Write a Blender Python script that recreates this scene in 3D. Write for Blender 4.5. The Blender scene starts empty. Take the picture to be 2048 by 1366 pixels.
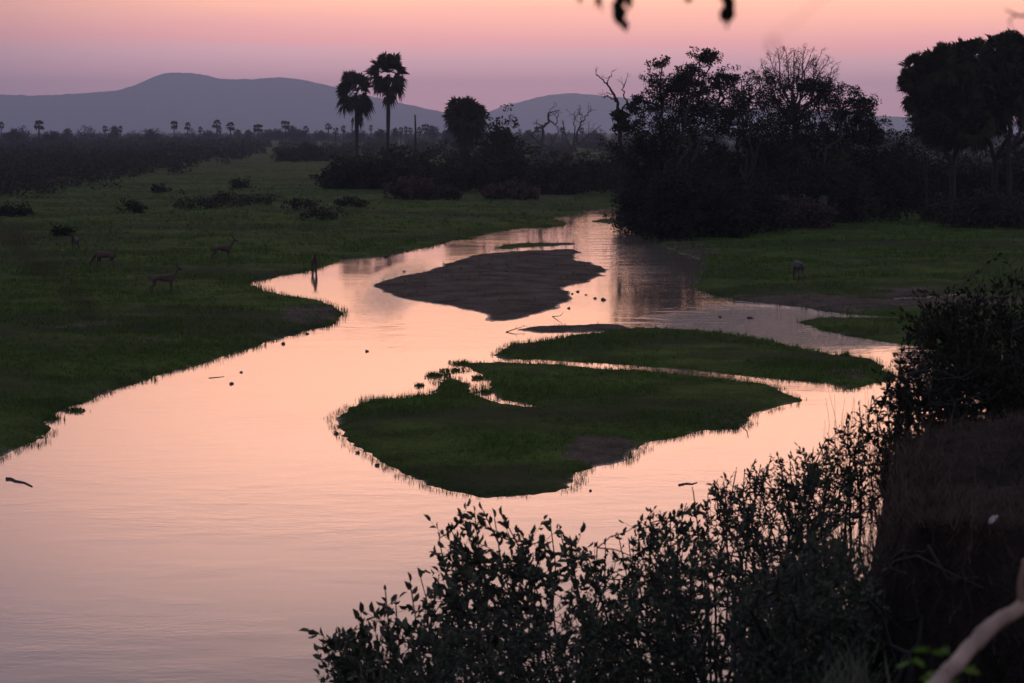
import bpy, math, random
import numpy as np

# ------------------------------------------------------------------ camera, world, exposure
F = 3982.0                       # focal length in photo pixels (2048 px wide frame)
CAM_Z = 8.0
PITCH = math.atan(421.0 / F)
sc = bpy.context.scene
COL = sc.collection
cam_d = bpy.data.cameras.new("camera")
cam = bpy.data.objects.new("camera", cam_d)
COL.objects.link(cam)
cam.location = (0, 0, CAM_Z)
cam.rotation_euler = (math.pi / 2 - PITCH, 0, 0)
cam_d.sensor_width = 36.0
cam_d.lens = 36.0 * F / 2048.0
cam_d.clip_start = 0.1
cam_d.clip_end = 40000
cam_d.dof.use_dof = True
cam_d.dof.focus_distance = 48.0
cam_d.dof.aperture_fstop = 4.0
sc.camera = cam
sc.view_settings.view_transform = 'Standard'
sc.view_settings.look = 'None'
sc.view_settings.exposure = 0.82
sc.view_settings.gamma = 1.0
sc.cycles.volume_bounces = 0
sc.cycles.max_bounces = 5
sc.cycles.diffuse_bounces = 2
sc.cycles.glossy_bounces = 3
sc.cycles.transparent_max_bounces = 4


def lin(r, g, b):
    f = lambda c: (c / 255.0 / 12.92) if c <= 10 else (((c / 255.0) + 0.055) / 1.055) ** 2.4
    return (f(r), f(g), f(b), 1.0)


class NT:
    def __init__(s, tree):
        s.t = tree; s.n = tree.nodes; s.l = tree.links
    def new(s, typ, **kw):
        n = s.n.new(typ)
        for k, v in kw.items():
            setattr(n, k, v)
        return n
    def put(s, sock, v):
        if isinstance(v, bpy.types.NodeSocket):
            s.l.new(v, sock)
        else:
            sock.default_value = v
    def math(s, op, a, b=0.0, c=None, clamp=False):
        n = s.new('ShaderNodeMath', operation=op, use_clamp=clamp)
        s.put(n.inputs[0], a); s.put(n.inputs[1], b)
        if c is not None: s.put(n.inputs[2], c)
        return n.outputs[0]
    def mix(s, f, a, b, typ='MIX'):
        n = s.new('ShaderNodeMix', data_type='RGBA', blend_type=typ)
        s.put(n.inputs[0], f); s.put(n.inputs[6], a); s.put(n.inputs[7], b)
        return n.outputs[2]
    def noise(s, vec, scale, detail=3.0, rough=0.55, dim='3D'):
        n = s.new('ShaderNodeTexNoise', noise_dimensions=dim)
        s.l.new(vec, n.inputs['Vector']); n.inputs['Scale'].default_value = scale
        n.inputs['Detail'].default_value = detail; n.inputs['Roughness'].default_value = rough
        return n.outputs['Fac']
    def ramp(s, fac, stops, interp='LINEAR'):
        n = s.new('ShaderNodeValToRGB'); s.put(n.inputs[0], fac)
        cr = n.color_ramp; cr.interpolation = interp
        while len(cr.elements) < len(stops): cr.elements.new(0.5)
        for e, (p, c) in zip(cr.elements, stops):
            e.position = p; e.color = c if len(c) == 4 else (*c, 1.0)
        return n.outputs[0]
    def maprange(s, v, a, b, c=0.0, d=1.0, kind='LINEAR'):
        n = s.new('ShaderNodeMapRange', interpolation_type=kind)
        s.put(n.inputs[0], v); n.inputs[1].default_value = a; n.inputs[2].default_value = b
        n.inputs[3].default_value = c; n.inputs[4].default_value = d
        return n.outputs[0]
    def vscale(s, vec, xyz):
        n = s.new('ShaderNodeVectorMath', operation='MULTIPLY')
        s.l.new(vec, n.inputs[0]); n.inputs[1].default_value = xyz
        return n.outputs[0]


# dusk sky: afterglow low in the direction of view, dim blue-mauve elsewhere, thin streaks of cloud
world = bpy.data.worlds.new("World"); sc.world = world; world.use_nodes = True
w = NT(world.node_tree); w.n.clear()
tc = w.new('ShaderNodeTexCoord')
nrm = w.new('ShaderNodeVectorMath', operation='NORMALIZE'); w.l.new(tc.outputs['Generated'], nrm.inputs[0])
sep = w.new('ShaderNodeSeparateXYZ'); w.l.new(nrm.outputs[0], sep.inputs[0])
X, Y, Z = sep.outputs
streak = w.noise(w.vscale(nrm.outputs[0], (5.0, 5.0, 95.0)), 1.0, 4.0, 0.6)
streak2 = w.noise(w.vscale(nrm.outputs[0], (9.0, 9.0, 330.0)), 1.0, 3.0, 0.6)
zz = w.math('ADD', Z, w.math('MULTIPLY', w.math('SUBTRACT', streak, 0.5), 0.020))
zz = w.math('ADD', zz, w.math('MULTIPLY', w.math('SUBTRACT', streak2, 0.5), 0.0045))
zz = w.math('ADD', zz, w.math('MULTIPLY', X, 0.012))
t = w.maprange(zz, 0.0, 0.5)
G2 = 0.5
def s2(r, g, b): return (r * G2, g * G2, b * G2)
glow = w.ramp(t, [
    (0.000, s2(1.12, 0.50, 0.58)),
    (0.040, s2(1.12, 0.53, 0.58)),
    (0.074, s2(1.02, 0.53, 0.54)),
    (0.090, s2(1.12, 0.47, 0.42)),
    (0.120, s2(1.22, 0.56, 0.37)),
    (0.160, s2(1.50, 0.72, 0.42)),
    (0.240, s2(1.90, 0.93, 0.58)),
    (0.330, s2(1.98, 1.02, 0.70)),
    (0.450, s2(1.18, 0.70, 0.58)),
    (0.600, s2(0.28, 0.23, 0.25)),
    (1.000, s2(0.16, 0.17, 0.24)),
])
dim = w.ramp(w.maprange(Z, -0.1, 1.0), [
    (0.0, (0.05, 0.045, 0.06)), (0.09, (0.20, 0.15, 0.19)), (0.15, (0.25, 0.14, 0.14)), (0.24, (0.20, 0.17, 0.22)), (0.35, (0.21, 0.215, 0.32)), (0.6, (0.18, 0.205, 0.30)), (1.0, (0.145, 0.18, 0.27))])
# nearness to the afterglow's azimuth (12 degrees right of the view)
GA = math.radians(14)
hl = w.math('SQRT', w.math('ADD', w.math('MULTIPLY', X, X), w.math('MULTIPLY', Y, Y)))
dot = w.math('DIVIDE', w.math('ADD', w.math('MULTIPLY', X, math.sin(GA)), w.math('MULTIPLY', Y, math.cos(GA))), hl)
az = w.maprange(dot, 0.775, 0.985, 0.0, 1.0, 'SMOOTHERSTEP')
up = w.math('MULTIPLY', w.maprange(Z, 0.62, 0.30), w.maprange(Z, -0.03, 0.0))
gl = w.new('ShaderNodeVectorMath', operation='SCALE'); w.l.new(glow, gl.inputs[0]); w.l.new(w.math('MULTIPLY', w.math('MULTIPLY', az, up), 1.0 / G2), gl.inputs[3])
dm = w.new('ShaderNodeVectorMath', operation='SCALE'); w.l.new(dim, dm.inputs[0]); w.l.new(w.math('SUBTRACT', 1.0, w.math('MULTIPLY', az, up)), dm.inputs[3])
tot = w.new('ShaderNodeVectorMath', operation='ADD'); w.l.new(gl.outputs[0], tot.inputs[0]); w.l.new(dm.outputs[0], tot.inputs[1])
bg = w.new('ShaderNodeBackground'); w.l.new(tot.outputs[0], bg.inputs[0]); bg.inputs[1].default_value = 1.0
wo = w.new('ShaderNodeOutputWorld'); w.l.new(bg.outputs[0], wo.inputs[0])

# ------------------------------------------------------------------ helpers
rng = np.random.default_rng(7)
random.seed(7)
CP, SP = math.cos(PITCH), math.sin(PITCH)


def ray(px, py):
    u = (px - 1024.0) / F; v = (683.0 - py) / F
    return u, CP + v * SP, -SP + v * CP


def G(px, py, z=0.0):
    """point where the sight line through a photo pixel meets height z"""
    x, y, zz = ray(px, py)
    k = (z - CAM_Z) / zz
    return np.array([x * k, y * k, z])


def P(px, py, D):
    """point on the sight line at forward distance D"""
    x, y, zz = ray(px, py)
    k = D / y
    return np.array([x * k, D, CAM_Z + zz * k])


def M(px, D):
    """metres per photo pixel at distance D"""
    return D / F * px


def hash2(ix, iy, seed):
    h = (ix.astype(np.int64) * 374761393 + iy.astype(np.int64) * 668265263 + seed * 974711) & 0xffffffff
    h = ((h ^ (h >> 13)) * 1274126177) & 0xffffffff
    h = h ^ (h >> 16)
    return (h & 0xffff) / 65535.0


def vnoise(x, y, seed=0):
    ix = np.floor(x); iy = np.floor(y)
    fx = x - ix; fy = y - iy
    fx = fx * fx * (3 - 2 * fx); fy = fy * fy * (3 - 2 * fy)
    a = hash2(ix, iy, seed); b = hash2(ix + 1, iy, seed); c = hash2(ix, iy + 1, seed); d = hash2(ix + 1, iy + 1, seed)
    return (a * (1 - fx) + b * fx) * (1 - fy) + (c * (1 - fx) + d * fx) * fy


def fbm(x, y, seed=0, octv=4, gain=0.5):
    s = 0.0; a = 1.0; tot = 0.0
    for i in range(octv):
        s = s + a * vnoise(x * 2 ** i + 17.3 * i, y * 2 ** i - 9.1 * i, seed + i); tot += a; a *= gain
    return s / tot - 0.5


class MB:
    """collects vertices and faces for ONE mesh"""
    def __init__(s):
        s.v = []; s.f3 = []; s.f4 = []; s.n = 0
    def add(s, v, f):
        v = np.asarray(v, float).reshape(-1, 3); f = np.asarray(f, np.int64)
        (s.f3 if f.shape[1] == 3 else s.f4).append(f + s.n)
        s.v.append(v); s.n += len(v)
    def build(s, name, mat, parent=None, smooth=False, origin=None):
        V = np.concatenate(s.v)
        f3 = np.concatenate(s.f3) if s.f3 else np.zeros((0, 3), np.int64)
        f4 = np.concatenate(s.f4) if s.f4 else np.zeros((0, 4), np.int64)
        if parent is not None:
            V = V - np.array(parent.location)
        elif origin is not None:
            V = V - np.array(origin)
        me = bpy.data.meshes.new(name)
        nl = f3.size + f4.size; npoly = len(f3) + len(f4)
        me.vertices.add(len(V)); me.vertices.foreach_set('co', V.astype(np.float32).ravel())
        me.loops.add(nl); me.loops.foreach_set('vertex_index', np.concatenate([f3.ravel(), f4.ravel()]).astype(np.int32))
        me.polygons.add(npoly)
        st = np.concatenate([np.arange(len(f3)) * 3, f3.size + np.arange(len(f4)) * 4]).astype(np.int32)
        me.polygons.foreach_set('loop_start', st)
        if smooth: me.polygons.foreach_set('use_smooth', np.ones(npoly, bool))
        me.update(calc_edges=True); me.validate()
        me.materials.append(mat)
        o = bpy.data.objects.new(name, me); COL.objects.link(o)
        if parent is not None: o.parent = parent
        elif origin is not None: o.location = origin
        return o
    def tube(s, pts, radii, sides=6, cap=True):
        pts = np.asarray(pts, float); n = len(pts)
        radii = np.broadcast_to(np.asarray(radii, float), (n,))
        tan = np.gradient(pts, axis=0); tan /= (np.linalg.norm(tan, axis=1, keepdims=True) + 1e-9)
        ref = np.where(np.abs(tan[:, 2:3]) > 0.9, np.array([[1.0, 0, 0]]), np.array([[0, 0, 1.0]]))
        a = np.cross(tan, ref); a /= (np.linalg.norm(a, axis=1, keepdims=True) + 1e-9); b = np.cross(tan, a)
        for i in range(1, n):
            if np.dot(a[i], a[i - 1]) < 0: a[i] *= -1; b[i] *= -1
        th = np.arange(sides) * 2 * np.pi / sides
        ring = (a[:, None, :] * np.cos(th)[None, :, None] + b[:, None, :] * np.sin(th)[None, :, None]) * radii[:, None, None] + pts[:, None, :]
        i = np.arange(n - 1)[:, None] * sides; j = np.arange(sides)[None, :]; k = (j + 1) % sides
        f = np.stack([i + j, i + k, i + sides + k, i + sides + j], -1).reshape(-1, 4)
        s.add(ring.reshape(-1, 3), f)
        if cap:
            s.add([ring[-1].mean(0), *ring[-1]], [(0, 1 + q, 1 + (q + 1) % sides) for q in range(sides)])
            s.add([ring[0].mean(0), *ring[0]], [(0, 1 + (q + 1) % sides, 1 + q) for q in range(sides)])


def unit(v):
    return v / (np.linalg.norm(v, axis=-1, keepdims=True) + 1e-9)


def rand_dirs(n):
    return unit(rng.normal(size=(n, 3)))


def add_leaves(mb, pos, axis, length, width, fold=0.25, near=False, normal=None):
    n = len(pos)
    if n == 0: return
    axis = unit(axis)
    nr = rand_dirs(n) if normal is None else unit(normal + 0.5 * rand_dirs(n))
    side = unit(np.cross(axis, nr)); nn = np.cross(side, axis)
    L = np.broadcast_to(np.asarray(length, float), (n,))[:, None]; W = np.broadcast_to(np.asarray(width, float), (n,))[:, None]
    if near:
        v = np.stack([pos, pos + axis * L * .3 - side * W * .42 + nn * W * fold, pos + axis * L * .68 - side * W * .36 + nn * W * fold,
                      pos + axis * L - nn * L * .08, pos + axis * L * .68 + side * W * .36 + nn * W * fold, pos + axis * L * .3 + side * W * .42 + nn * W * fold], 1)
        i = np.arange(n)[:, None] * 6
        mb.add(v.reshape(-1, 3), np.concatenate([i + np.array([[0, 1, 2, 3]]), i + np.array([[0, 3, 4, 5]])]))
    else:
        v = np.stack([pos, pos + axis * L * .5 - side * W * .5, pos + axis * L, pos + axis * L * .45 + side * W * .5 + nn * W * fold], 1)
        i = np.arange(n)[:, None] * 4
        mb.add(v.reshape(-1, 3), i + np.array([[0, 1, 2, 3]]))


def tag(o, label=None, cat=None, group=None, kind=None):
    if label: o['label'] = label
    if cat: o['category'] = cat
    if group: o['group'] = group
    if kind: o['kind'] = kind
    return o


def empty(name, loc, label, cat, group=None):
    o = bpy.data.objects.new(name, None); COL.objects.link(o)
    o.location = tuple(float(c) for c in loc); o.empty_display_size = 0.3
    return tag(o, label, cat, group)


# ------------------------------------------------------------------ materials
def mat_new(name):
    m = bpy.data.materials.new(name); m.use_nodes = True
    nt = NT(m.node_tree); nt.n.clear()
    out = nt.new('ShaderNodeOutputMaterial')
    return m, nt, out


def foliage_mat(name, c1, c2, rough=0.7, spec=0.25, trans=0.12):
    m, nt, out = mat_new(name)
    g = nt.new('ShaderNodeNewGeometry')
    ob = nt.new('ShaderNodeTexCoord')
    f = nt.math('ADD', nt.math('MULTIPLY', g.outputs['Random Per Island'], 0.6), nt.math('MULTIPLY', nt.noise(ob.outputs['Object'], 0.55, 3), 0.5))
    c = nt.mix(nt.maprange(f, 0.2, 0.85), (*c1, 1), (*c2, 1))
    p = nt.new('ShaderNodeBsdfPrincipled'); nt.l.new(c, p.inputs['Base Color'])
    p.inputs['Roughness'].default_value = rough; p.inputs['Specular IOR Level'].default_value = spec
    if trans > 0:
        tr = nt.new('ShaderNodeBsdfTranslucent'); nt.l.new(c, tr.inputs[0])
        ms = nt.new('ShaderNodeMixShader'); ms.inputs[0].default_value = trans
        nt.l.new(p.outputs[0], ms.inputs[1]); nt.l.new(tr.outputs[0], ms.inputs[2]); nt.l.new(ms.outputs[0], out.inputs[0])
    else:
        nt.l.new(p.outputs[0], out.inputs[0])
    return m


def bark_mat(name, c1, c2, scale=6.0):
    m, nt, out = mat_new(name)
    ob = nt.new('ShaderNodeTexCoord')
    v = nt.vscale(ob.outputs['Object'], (1, 1, 0.25))
    n = nt.noise(v, scale, 6, 0.65)
    p = nt.new('ShaderNodeBsdfPrincipled'); nt.l.new(nt.mix(nt.maprange(n, 0.3, 0.7), (*c1, 1), (*c2, 1)), p.inputs['Base Color'])
    p.inputs['Roughness'].default_value = 0.9
    b = nt.new('ShaderNodeBump'); b.inputs['Strength'].default_value = 0.6; b.inputs['Distance'].default_value = 0.02
    nt.l.new(n, b.inputs['Height']); nt.l.new(b.outputs[0], p.inputs['Normal'])
    nt.l.new(p.outputs[0], out.inputs[0])
    return m


M_LEAF_DARK = foliage_mat("dark_foliage", (0.012, 0.013, 0.007), (0.024, 0.025, 0.013), spec=0.05)
M_LEAF_FAR = foliage_mat("far_foliage", (0.014, 0.016, 0.010), (0.030, 0.032, 0.018), spec=0.05)
M_PALM = foliage_mat("palm_foliage", (0.016, 0.018, 0.008), (0.034, 0.035, 0.014), spec=0.05)
M_SCRUB = foliage_mat("scrub_foliage", (0.018, 0.017, 0.011), (0.040, 0.036, 0.022), spec=0.05)
M_RUST = foliage_mat("dry_foliage", (0.035, 0.020, 0.015), (0.065, 0.038, 0.026))
M_BUSH = foliage_mat("bush_leaves", (0.026, 0.030, 0.016), (0.080, 0.086, 0.050), rough=0.6, spec=0.15)
M_BUSH_RED = foliage_mat("reddish_twigs", (0.035, 0.020, 0.017), (0.065, 0.036, 0.028))
M_BRIGHT = foliage_mat("fresh_leaves", (0.06, 0.12, 0.015), (0.11, 0.19, 0.025), trans=0.3)
M_GRASS = foliage_mat("grass_blades", (0.030, 0.057, 0.010), (0.078, 0.130, 0.022), trans=0.1, rough=1.0, spec=0.0)
M_DRYGRASS = foliage_mat("dry_grass_blades", (0.034, 0.022, 0.016), (0.105, 0.070, 0.052), trans=0.1, rough=1.0, spec=0.0)
M_BARK = bark_mat("bark", (0.010, 0.009, 0.008), (0.024, 0.021, 0.018))
M_BARKD = bark_mat("dark_bark", (0.005, 0.0045, 0.004), (0.012, 0.011, 0.009))
M_PALE = bark_mat("pale_leaf", (0.35, 0.28, 0.26), (0.5, 0.42, 0.38))
M_ROOT = bark_mat("root_bark", (0.020, 0.014, 0.010), (0.045, 0.030, 0.022))
M_DEAD = bark_mat("dead_wood", (0.04, 0.037, 0.033), (0.085, 0.078, 0.07))
M_LOG = bark_mat("pale_branch_bark", (0.20, 0.125, 0.09), (0.42, 0.28, 0.21), 14.0)
M_CLOD = bark_mat("wet_clod", (0.02, 0.02, 0.018), (0.05, 0.045, 0.04))


def ground_mat():
    m, nt, out = mat_new("ground_grass_and_mud")
    g = nt.new('ShaderNodeNewGeometry'); pos = g.outputs['Position']
    sp_ = nt.new('ShaderNodeSeparateXYZ'); nt.l.new(pos, sp_.inputs[0])
    big = nt.noise(nt.vscale(pos, (0.5, 1.0, 0)), 0.085, 5, 0.65)
    mid = nt.noise(nt.vscale(pos, (1, 1, 0)), 0.45, 4, 0.65)
    fine = nt.noise(nt.vscale(pos, (1, 1, 0)), 7.0, 5, 0.7)
    fl = nt.math('ADD', nt.math('MULTIPLY', mid, 0.5), nt.math('MULTIPLY', fine, 0.5))
    c = nt.mix(nt.maprange(fl, 0.38, 0.62), (0.014, 0.021, 0.005, 1), (0.072, 0.105, 0.016, 1))
    c = nt.mix(nt.maprange(big, 0.46, 0.58, 0.0, 0.75), c, (0.022, 0.021, 0.011, 1))
    mud = nt.mix(nt.maprange(fl, 0.40, 0.62), (0.026, 0.018, 0.013, 1), (0.125, 0.088, 0.068, 1))
    a = nt.new('ShaderNodeAttribute'); a.attribute_name = 'mud'
    mm = nt.math('ADD', a.outputs['Fac'], nt.math('MULTIPLY', nt.math('SUBTRACT', mid, 0.5), 1.1))
    c = nt.mix(nt.maprange(mm, 0.42, 0.62), c, mud)
    p = nt.new('ShaderNodeBsdfPrincipled'); nt.l.new(c, p.inputs['Base Color'])
    wet = nt.math('MULTIPLY', nt.maprange(nt.math('ADD', sp_.outputs[2], nt.math('MULTIPLY', nt.math('SUBTRACT', fine, 0.5), 0.05)), 0.012, 0.035, 1.0, 0.0), nt.maprange(mm, 0.4, 0.6))
    nt.l.new(nt.math('SUBTRACT', 1.0, nt.math('MULTIPLY', wet, 0.72)), p.inputs['Roughness'])
    nt.l.new(nt.math('ADD', 0.05, nt.math('MULTIPLY', wet, 0.45)), p.inputs['Specular IOR Level'])
    b = nt.new('ShaderNodeBump'); b.inputs['Strength'].default_value = 1.0; b.inputs['Distance'].default_value = 0.12
    nt.l.new(nt.math('ADD', mid, nt.math('MULTIPLY', fine, 0.6)), b.inputs['Height']); nt.l.new(b.outputs[0], p.inputs['Normal'])
    nt.l.new(p.outputs[0], out.inputs[0])
    return m


def water_mat():
    m, nt, out = mat_new("river_water")
    g = nt.new('ShaderNodeNewGeometry'); pos = g.outputs['Position']
    flat = nt.vscale(pos, (1, 1, 0))
    n1 = nt.noise(nt.vscale(pos, (0.55, 1.0, 0)), 1.6, 3, 0.6)
    n2 = nt.noise(nt.vscale(pos, (0.6, 1.0, 0)), 7.0, 3, 0.6)
    patch = nt.maprange(nt.noise(nt.vscale(pos, (0.6, 1, 0)), 0.085, 4, 0.65), 0.44, 0.62, 0.12, 1.35)
    # broken water over the shallows between the islands and the right bank
    def blob(px, py, rx, ry):
        c = G(px, py); sx = M(rx, c[1])
        y0 = G(px, py - ry)[1]; y1 = G(px, py + ry)[1]; sy = (y0 - y1) / 2
        mp = nt.new('ShaderNodeVectorMath', operation='SUBTRACT'); nt.l.new(flat, mp.inputs[0]); mp.inputs[1].default_value = (c[0], (y0 + y1) / 2, 0)
        ln = nt.new('ShaderNodeVectorMath', operation='LENGTH'); nt.l.new(nt.vscale(mp.outputs[0], (1 / sx, 1 / sy, 0)), ln.inputs[0])
        return nt.maprange(ln.outputs['Value'], 1.0, 0.4, 0.0, 1.0, 'SMOOTHSTEP')
    rap = blob(1600, 662, 400, 66)
    brk = nt.noise(nt.vscale(pos, (0.22, 0.9, 0)), 0.9, 4, 0.65)
    rap = nt.maprange(nt.math('ADD', rap, nt.math('MULTIPLY', nt.math('SUBTRACT', brk, 0.5), 2.2)), 0.25, 1.0, 0.0, 1.0, 'SMOOTHSTEP')
    rap = nt.math('MULTIPLY', rap, blob(1600, 662, 560, 92))
    rap = nt.math('MAXIMUM', rap, nt.math('MULTIPLY', blob(790, 585, 90, 75), 0.22))
    rap = nt.math('MAXIMUM', rap, nt.math('MULTIPLY', nt.math('MULTIPLY', blob(1280, 530, 120, 110), nt.maprange(brk, .45, .6)), 0.25))
    n3 = nt.noise(nt.vscale(pos, (0.35, 1.0, 0)), 2.2, 4, 0.7)
    h = nt.math('ADD', nt.math('MULTIPLY', n1, 0.0075), nt.math('MULTIPLY', n2, 0.0018))
    h = nt.math('MULTIPLY', h, patch)
    h = nt.math('ADD', h, nt.math('MULTIPLY', nt.math('MULTIPLY', nt.maprange(n3, .35, .65), rap), 0.075))
    b = nt.new('ShaderNodeBump'); b.inputs['Strength'].default_value = 1.0; b.inputs['Distance'].default_value = 1.0
    nt.l.new(h, b.inputs['Height'])
    p = nt.new('ShaderNodeBsdfPrincipled')
    p.inputs['Base Color'].default_value = (0.17, 0.125, 0.10, 1)
    p.inputs['Roughness'].default_value = 0.06
    p.inputs['IOR'].default_value = 1.5
    nt.l.new(b.outputs[0], p.inputs['Normal'])
    nt.l.new(p.outputs[0], out.inputs[0])
    return m


M_GROUND = ground_mat()
M_WATER = water_mat()

# ------------------------------------------------------------------ river plan (outlines traced on the ground)
LEFT = [(-900, 1300), (-300, 1030), (0, 912), (60, 885), (100, 857), (96, 832), (130, 814), (185, 795), (240, 775), (300, 757), (350, 740), (420, 722), (470, 702), (530, 685),
        (600, 665), (650, 650), (690, 632), (682, 618), (650, 606), (600, 598), (550, 588), (520, 578), (503, 571), (510, 561), (560, 551), (620, 540), (660, 529),
        (700, 517), (770, 511), (830, 500), (880, 488), (905, 481), (950, 472), (1000, 463), (1030, 457), (1100, 454), (1130, 450), (1132, 445), (1100, 441), (1085, 440),
        (1120, 433), (1165, 425), (1180, 420), (1240, 416), (1330, 413), (1400, 416), (1440, 424), (1500, 430), (2600, 430)]
FAR = [(40000.0, 30000.0), (-40000.0, 30000.0), (-40000.0, 20.0)]
RIGHT = [(2600, 700), (2400, 662), (2200, 648), (2048, 641), (1860, 637), (1800, 634), (1700, 629), (1600, 616), (1530, 609), (1470, 601), (1420, 588), (1396, 575), (1402, 560),
         (1416, 537), (1400, 520), (1370, 506), (1330, 491), (1305, 479), (1292, 470), (1300, 457), (1330, 446), (1380, 438), (1430, 430), (1480, 422), (2600, 420)]
ISL_MUD = [(742, 570), (800, 553), (850, 543), (905, 521), (960, 508), (1030, 503), (1080, 500), (1150, 498), (1157, 505), (1150, 520), (1190, 527), (1219, 540), (1205, 552),
           (1170, 565), (1125, 580), (1150, 592), (1130, 612), (1090, 625), (1040, 640), (985, 643), (970, 628), (900, 612), (820, 600), (770, 588)]
ISL_STRIP = [(975, 500), (1000, 490), (1060, 485), (1165, 486), (1120, 492), (1050, 495), (1010, 499)]
ISL_SPIT = [(1180, 442), (1215, 437), (1252, 440), (1232, 447), (1200, 447)]
ISL_BAR = [(1028, 660), (1070, 652), (1150, 650), (1230, 648), (1265, 656), (1260, 664), (1150, 665), (1080, 666)]
ISL_UP = [(985, 710), (1030, 690), (1090, 680), (1180, 668), (1270, 656), (1350, 658), (1430, 664), (1520, 680), (1620, 700), (1680, 712), (1730, 718), (1775, 732), (1765, 742),
          (1800, 754), (1795, 762), (1740, 768), (1700, 780), (1640, 765), (1560, 757), (1480, 750), (1400, 742), (1330, 735), (1250, 729), (1160, 723), (1080, 718), (1000, 716)]
ISL_LOW = [(678, 838), (700, 820), (740, 797), (800, 797), (860, 788), (885, 765), (900, 756), (940, 768), (932, 785), (985, 806), (1060, 815), (1110, 819), (1010, 799), (985, 788),
           (975, 768), (952, 745), (925, 728), (1000, 725), (1100, 730), (1200, 739), (1280, 743), (1380, 752), (1460, 760), (1530, 770), (1605, 800), (1560, 815), (1500, 828),
           (1492, 846), (1470, 856), (1400, 863), (1350, 875), (1290, 886), (1285, 897), (1230, 925), (1150, 945), (1145, 965), (1110, 982), (1040, 990), (970, 994), (900, 985),
           (850, 970), (800, 945), (760, 920), (720, 895), (690, 870), (677, 850)]
ISL_RIGHT = [(1598, 645), (1640, 636), (1760, 636), (1860, 641), (1950, 650), (2150, 668), (2200, 700), (2100, 712), (1960, 702), (1900, 698), (1830, 692), (1750, 682), (1680, 670), (1630, 660)]
PUDDLE = [(1750, 602), (1800, 596), (1850, 593), (1960, 585), (2040, 578), (2040, 584), (1960, 592), (1860, 600), (1800, 605)]
PUDDLE2 = [(1225, 400), (1280, 397), (1345, 397), (1345, 401), (1290, 403), (1240, 403)]


def poly(px, extra=()):
    return np.array([G(a, b)[:2] for a, b in px] + [tuple(e) for e in extra])


def sdf(pts, pg):
    """signed distance, positive inside"""
    out = np.empty(len(pts))
    a = pg; b = np.roll(pg, -1, 0)
    for s in range(0, len(pts), 40000):
        p = pts[s:s + 40000]
        d2 = np.full(len(p), 1e18); ins = np.zeros(len(p), bool)
        for i in range(len(a)):
            e = b[i] - a[i]; q = p - a[i]
            tt = np.clip((q @ e) / (e @ e + 1e-12), 0, 1)
            r = q - tt[:, None] * e
            d2 = np.minimum(d2, (r * r).sum(1))
            c = (a[i, 1] > p[:, 1]) != (b[i, 1] > p[:, 1])
            if e[1] != 0:
                xi = a[i, 0] + (p[:, 1] - a[i, 1]) / e[1] * e[0]
                ins ^= c & (p[:, 0] < xi)
        out[s:s + 40000] = np.sqrt(d2) * np.where(ins, 1, -1)
    return out


PG_LEFT = poly(LEFT, FAR)
PG_RIGHT = poly(RIGHT)
ISLANDS = [("mud_bank", "mud", poly(ISL_MUD)), ("mud_spit", "strip", poly(ISL_STRIP)), ("mud_spit", "strip", poly(ISL_SPIT)), ("mud_spit", "mud", poly(ISL_BAR)),
           ("grass_island", "up", poly(ISL_UP)), ("grass_island", "low", poly(ISL_LOW)), ("grass_island", "right", poly(ISL_RIGHT))]
PG_PUD = poly(PUDDLE); PG_PUD2 = poly(PUDDLE2)


def land(pts):
    """(sdf of mainland, list of island sdfs) with a ragged shore"""
    x, y = pts[:, 0], pts[:, 1]
    rag = fbm(x * 0.8, y * 0.5, 3, 4, 0.6) * 1.1 * np.clip(y / 90, 0.5, 1.6) + fbm(x * 4, y * 3, 9, 3, 0.6) * 0.32
    main = np.maximum(sdf(pts, PG_LEFT), sdf(pts, PG_RIGHT))
    pud = np.maximum(sdf(pts, PG_PUD), sdf(pts, PG_PUD2))
    main = np.minimum(main, -pud + 0.2)
    isl = [sdf(pts, pg) for _, _, pg in ISLANDS]
    return main + rag, [s + rag * 0.8 for s in isl]


def height(pts, main, isl):
    x, y = pts[:, 0], pts[:, 1]
    rough = fbm(x * 0.35, y * 0.35, 21, 4) * 0.22 + fbm(x * 1.7, y * 1.7, 22, 3) * 0.10
    def prof(s, lip, lipw, top, topw):
        up_ = lip * np.clip(s / lipw, 0, 1) ** 0.7 + (top - lip) * np.clip(s / topw, 0, 1)
        return np.where(s > 0, up_, np.maximum(s * 0.35, -1.2))
    zm = prof(main, 0.16, 0.5, 0.42, 14.0)
    zm = np.where(main > 0, zm + rough * np.clip(main / 3, 0, 1) * (1 + np.clip((y - 120) / 150, 0, 2)), zm)
    z = zm
    which = np.full(len(pts), -1)
    best = main.copy()
    for i, s in enumerate(isl):
        lip = 0.06 if ISLANDS[i][1] in ("up", "low", "right") else 0.035
        zi = prof(s, lip, 0.35, lip + 0.10, 3.0)
        zi = np.where(s > 0, zi + rough * 0.35 * np.clip(s / 1.2, 0, 1), zi)
        z = np.maximum(z, zi)
        which = np.where(s > best, i, which); best = np.maximum(best, s)
    return z, which, best


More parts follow.
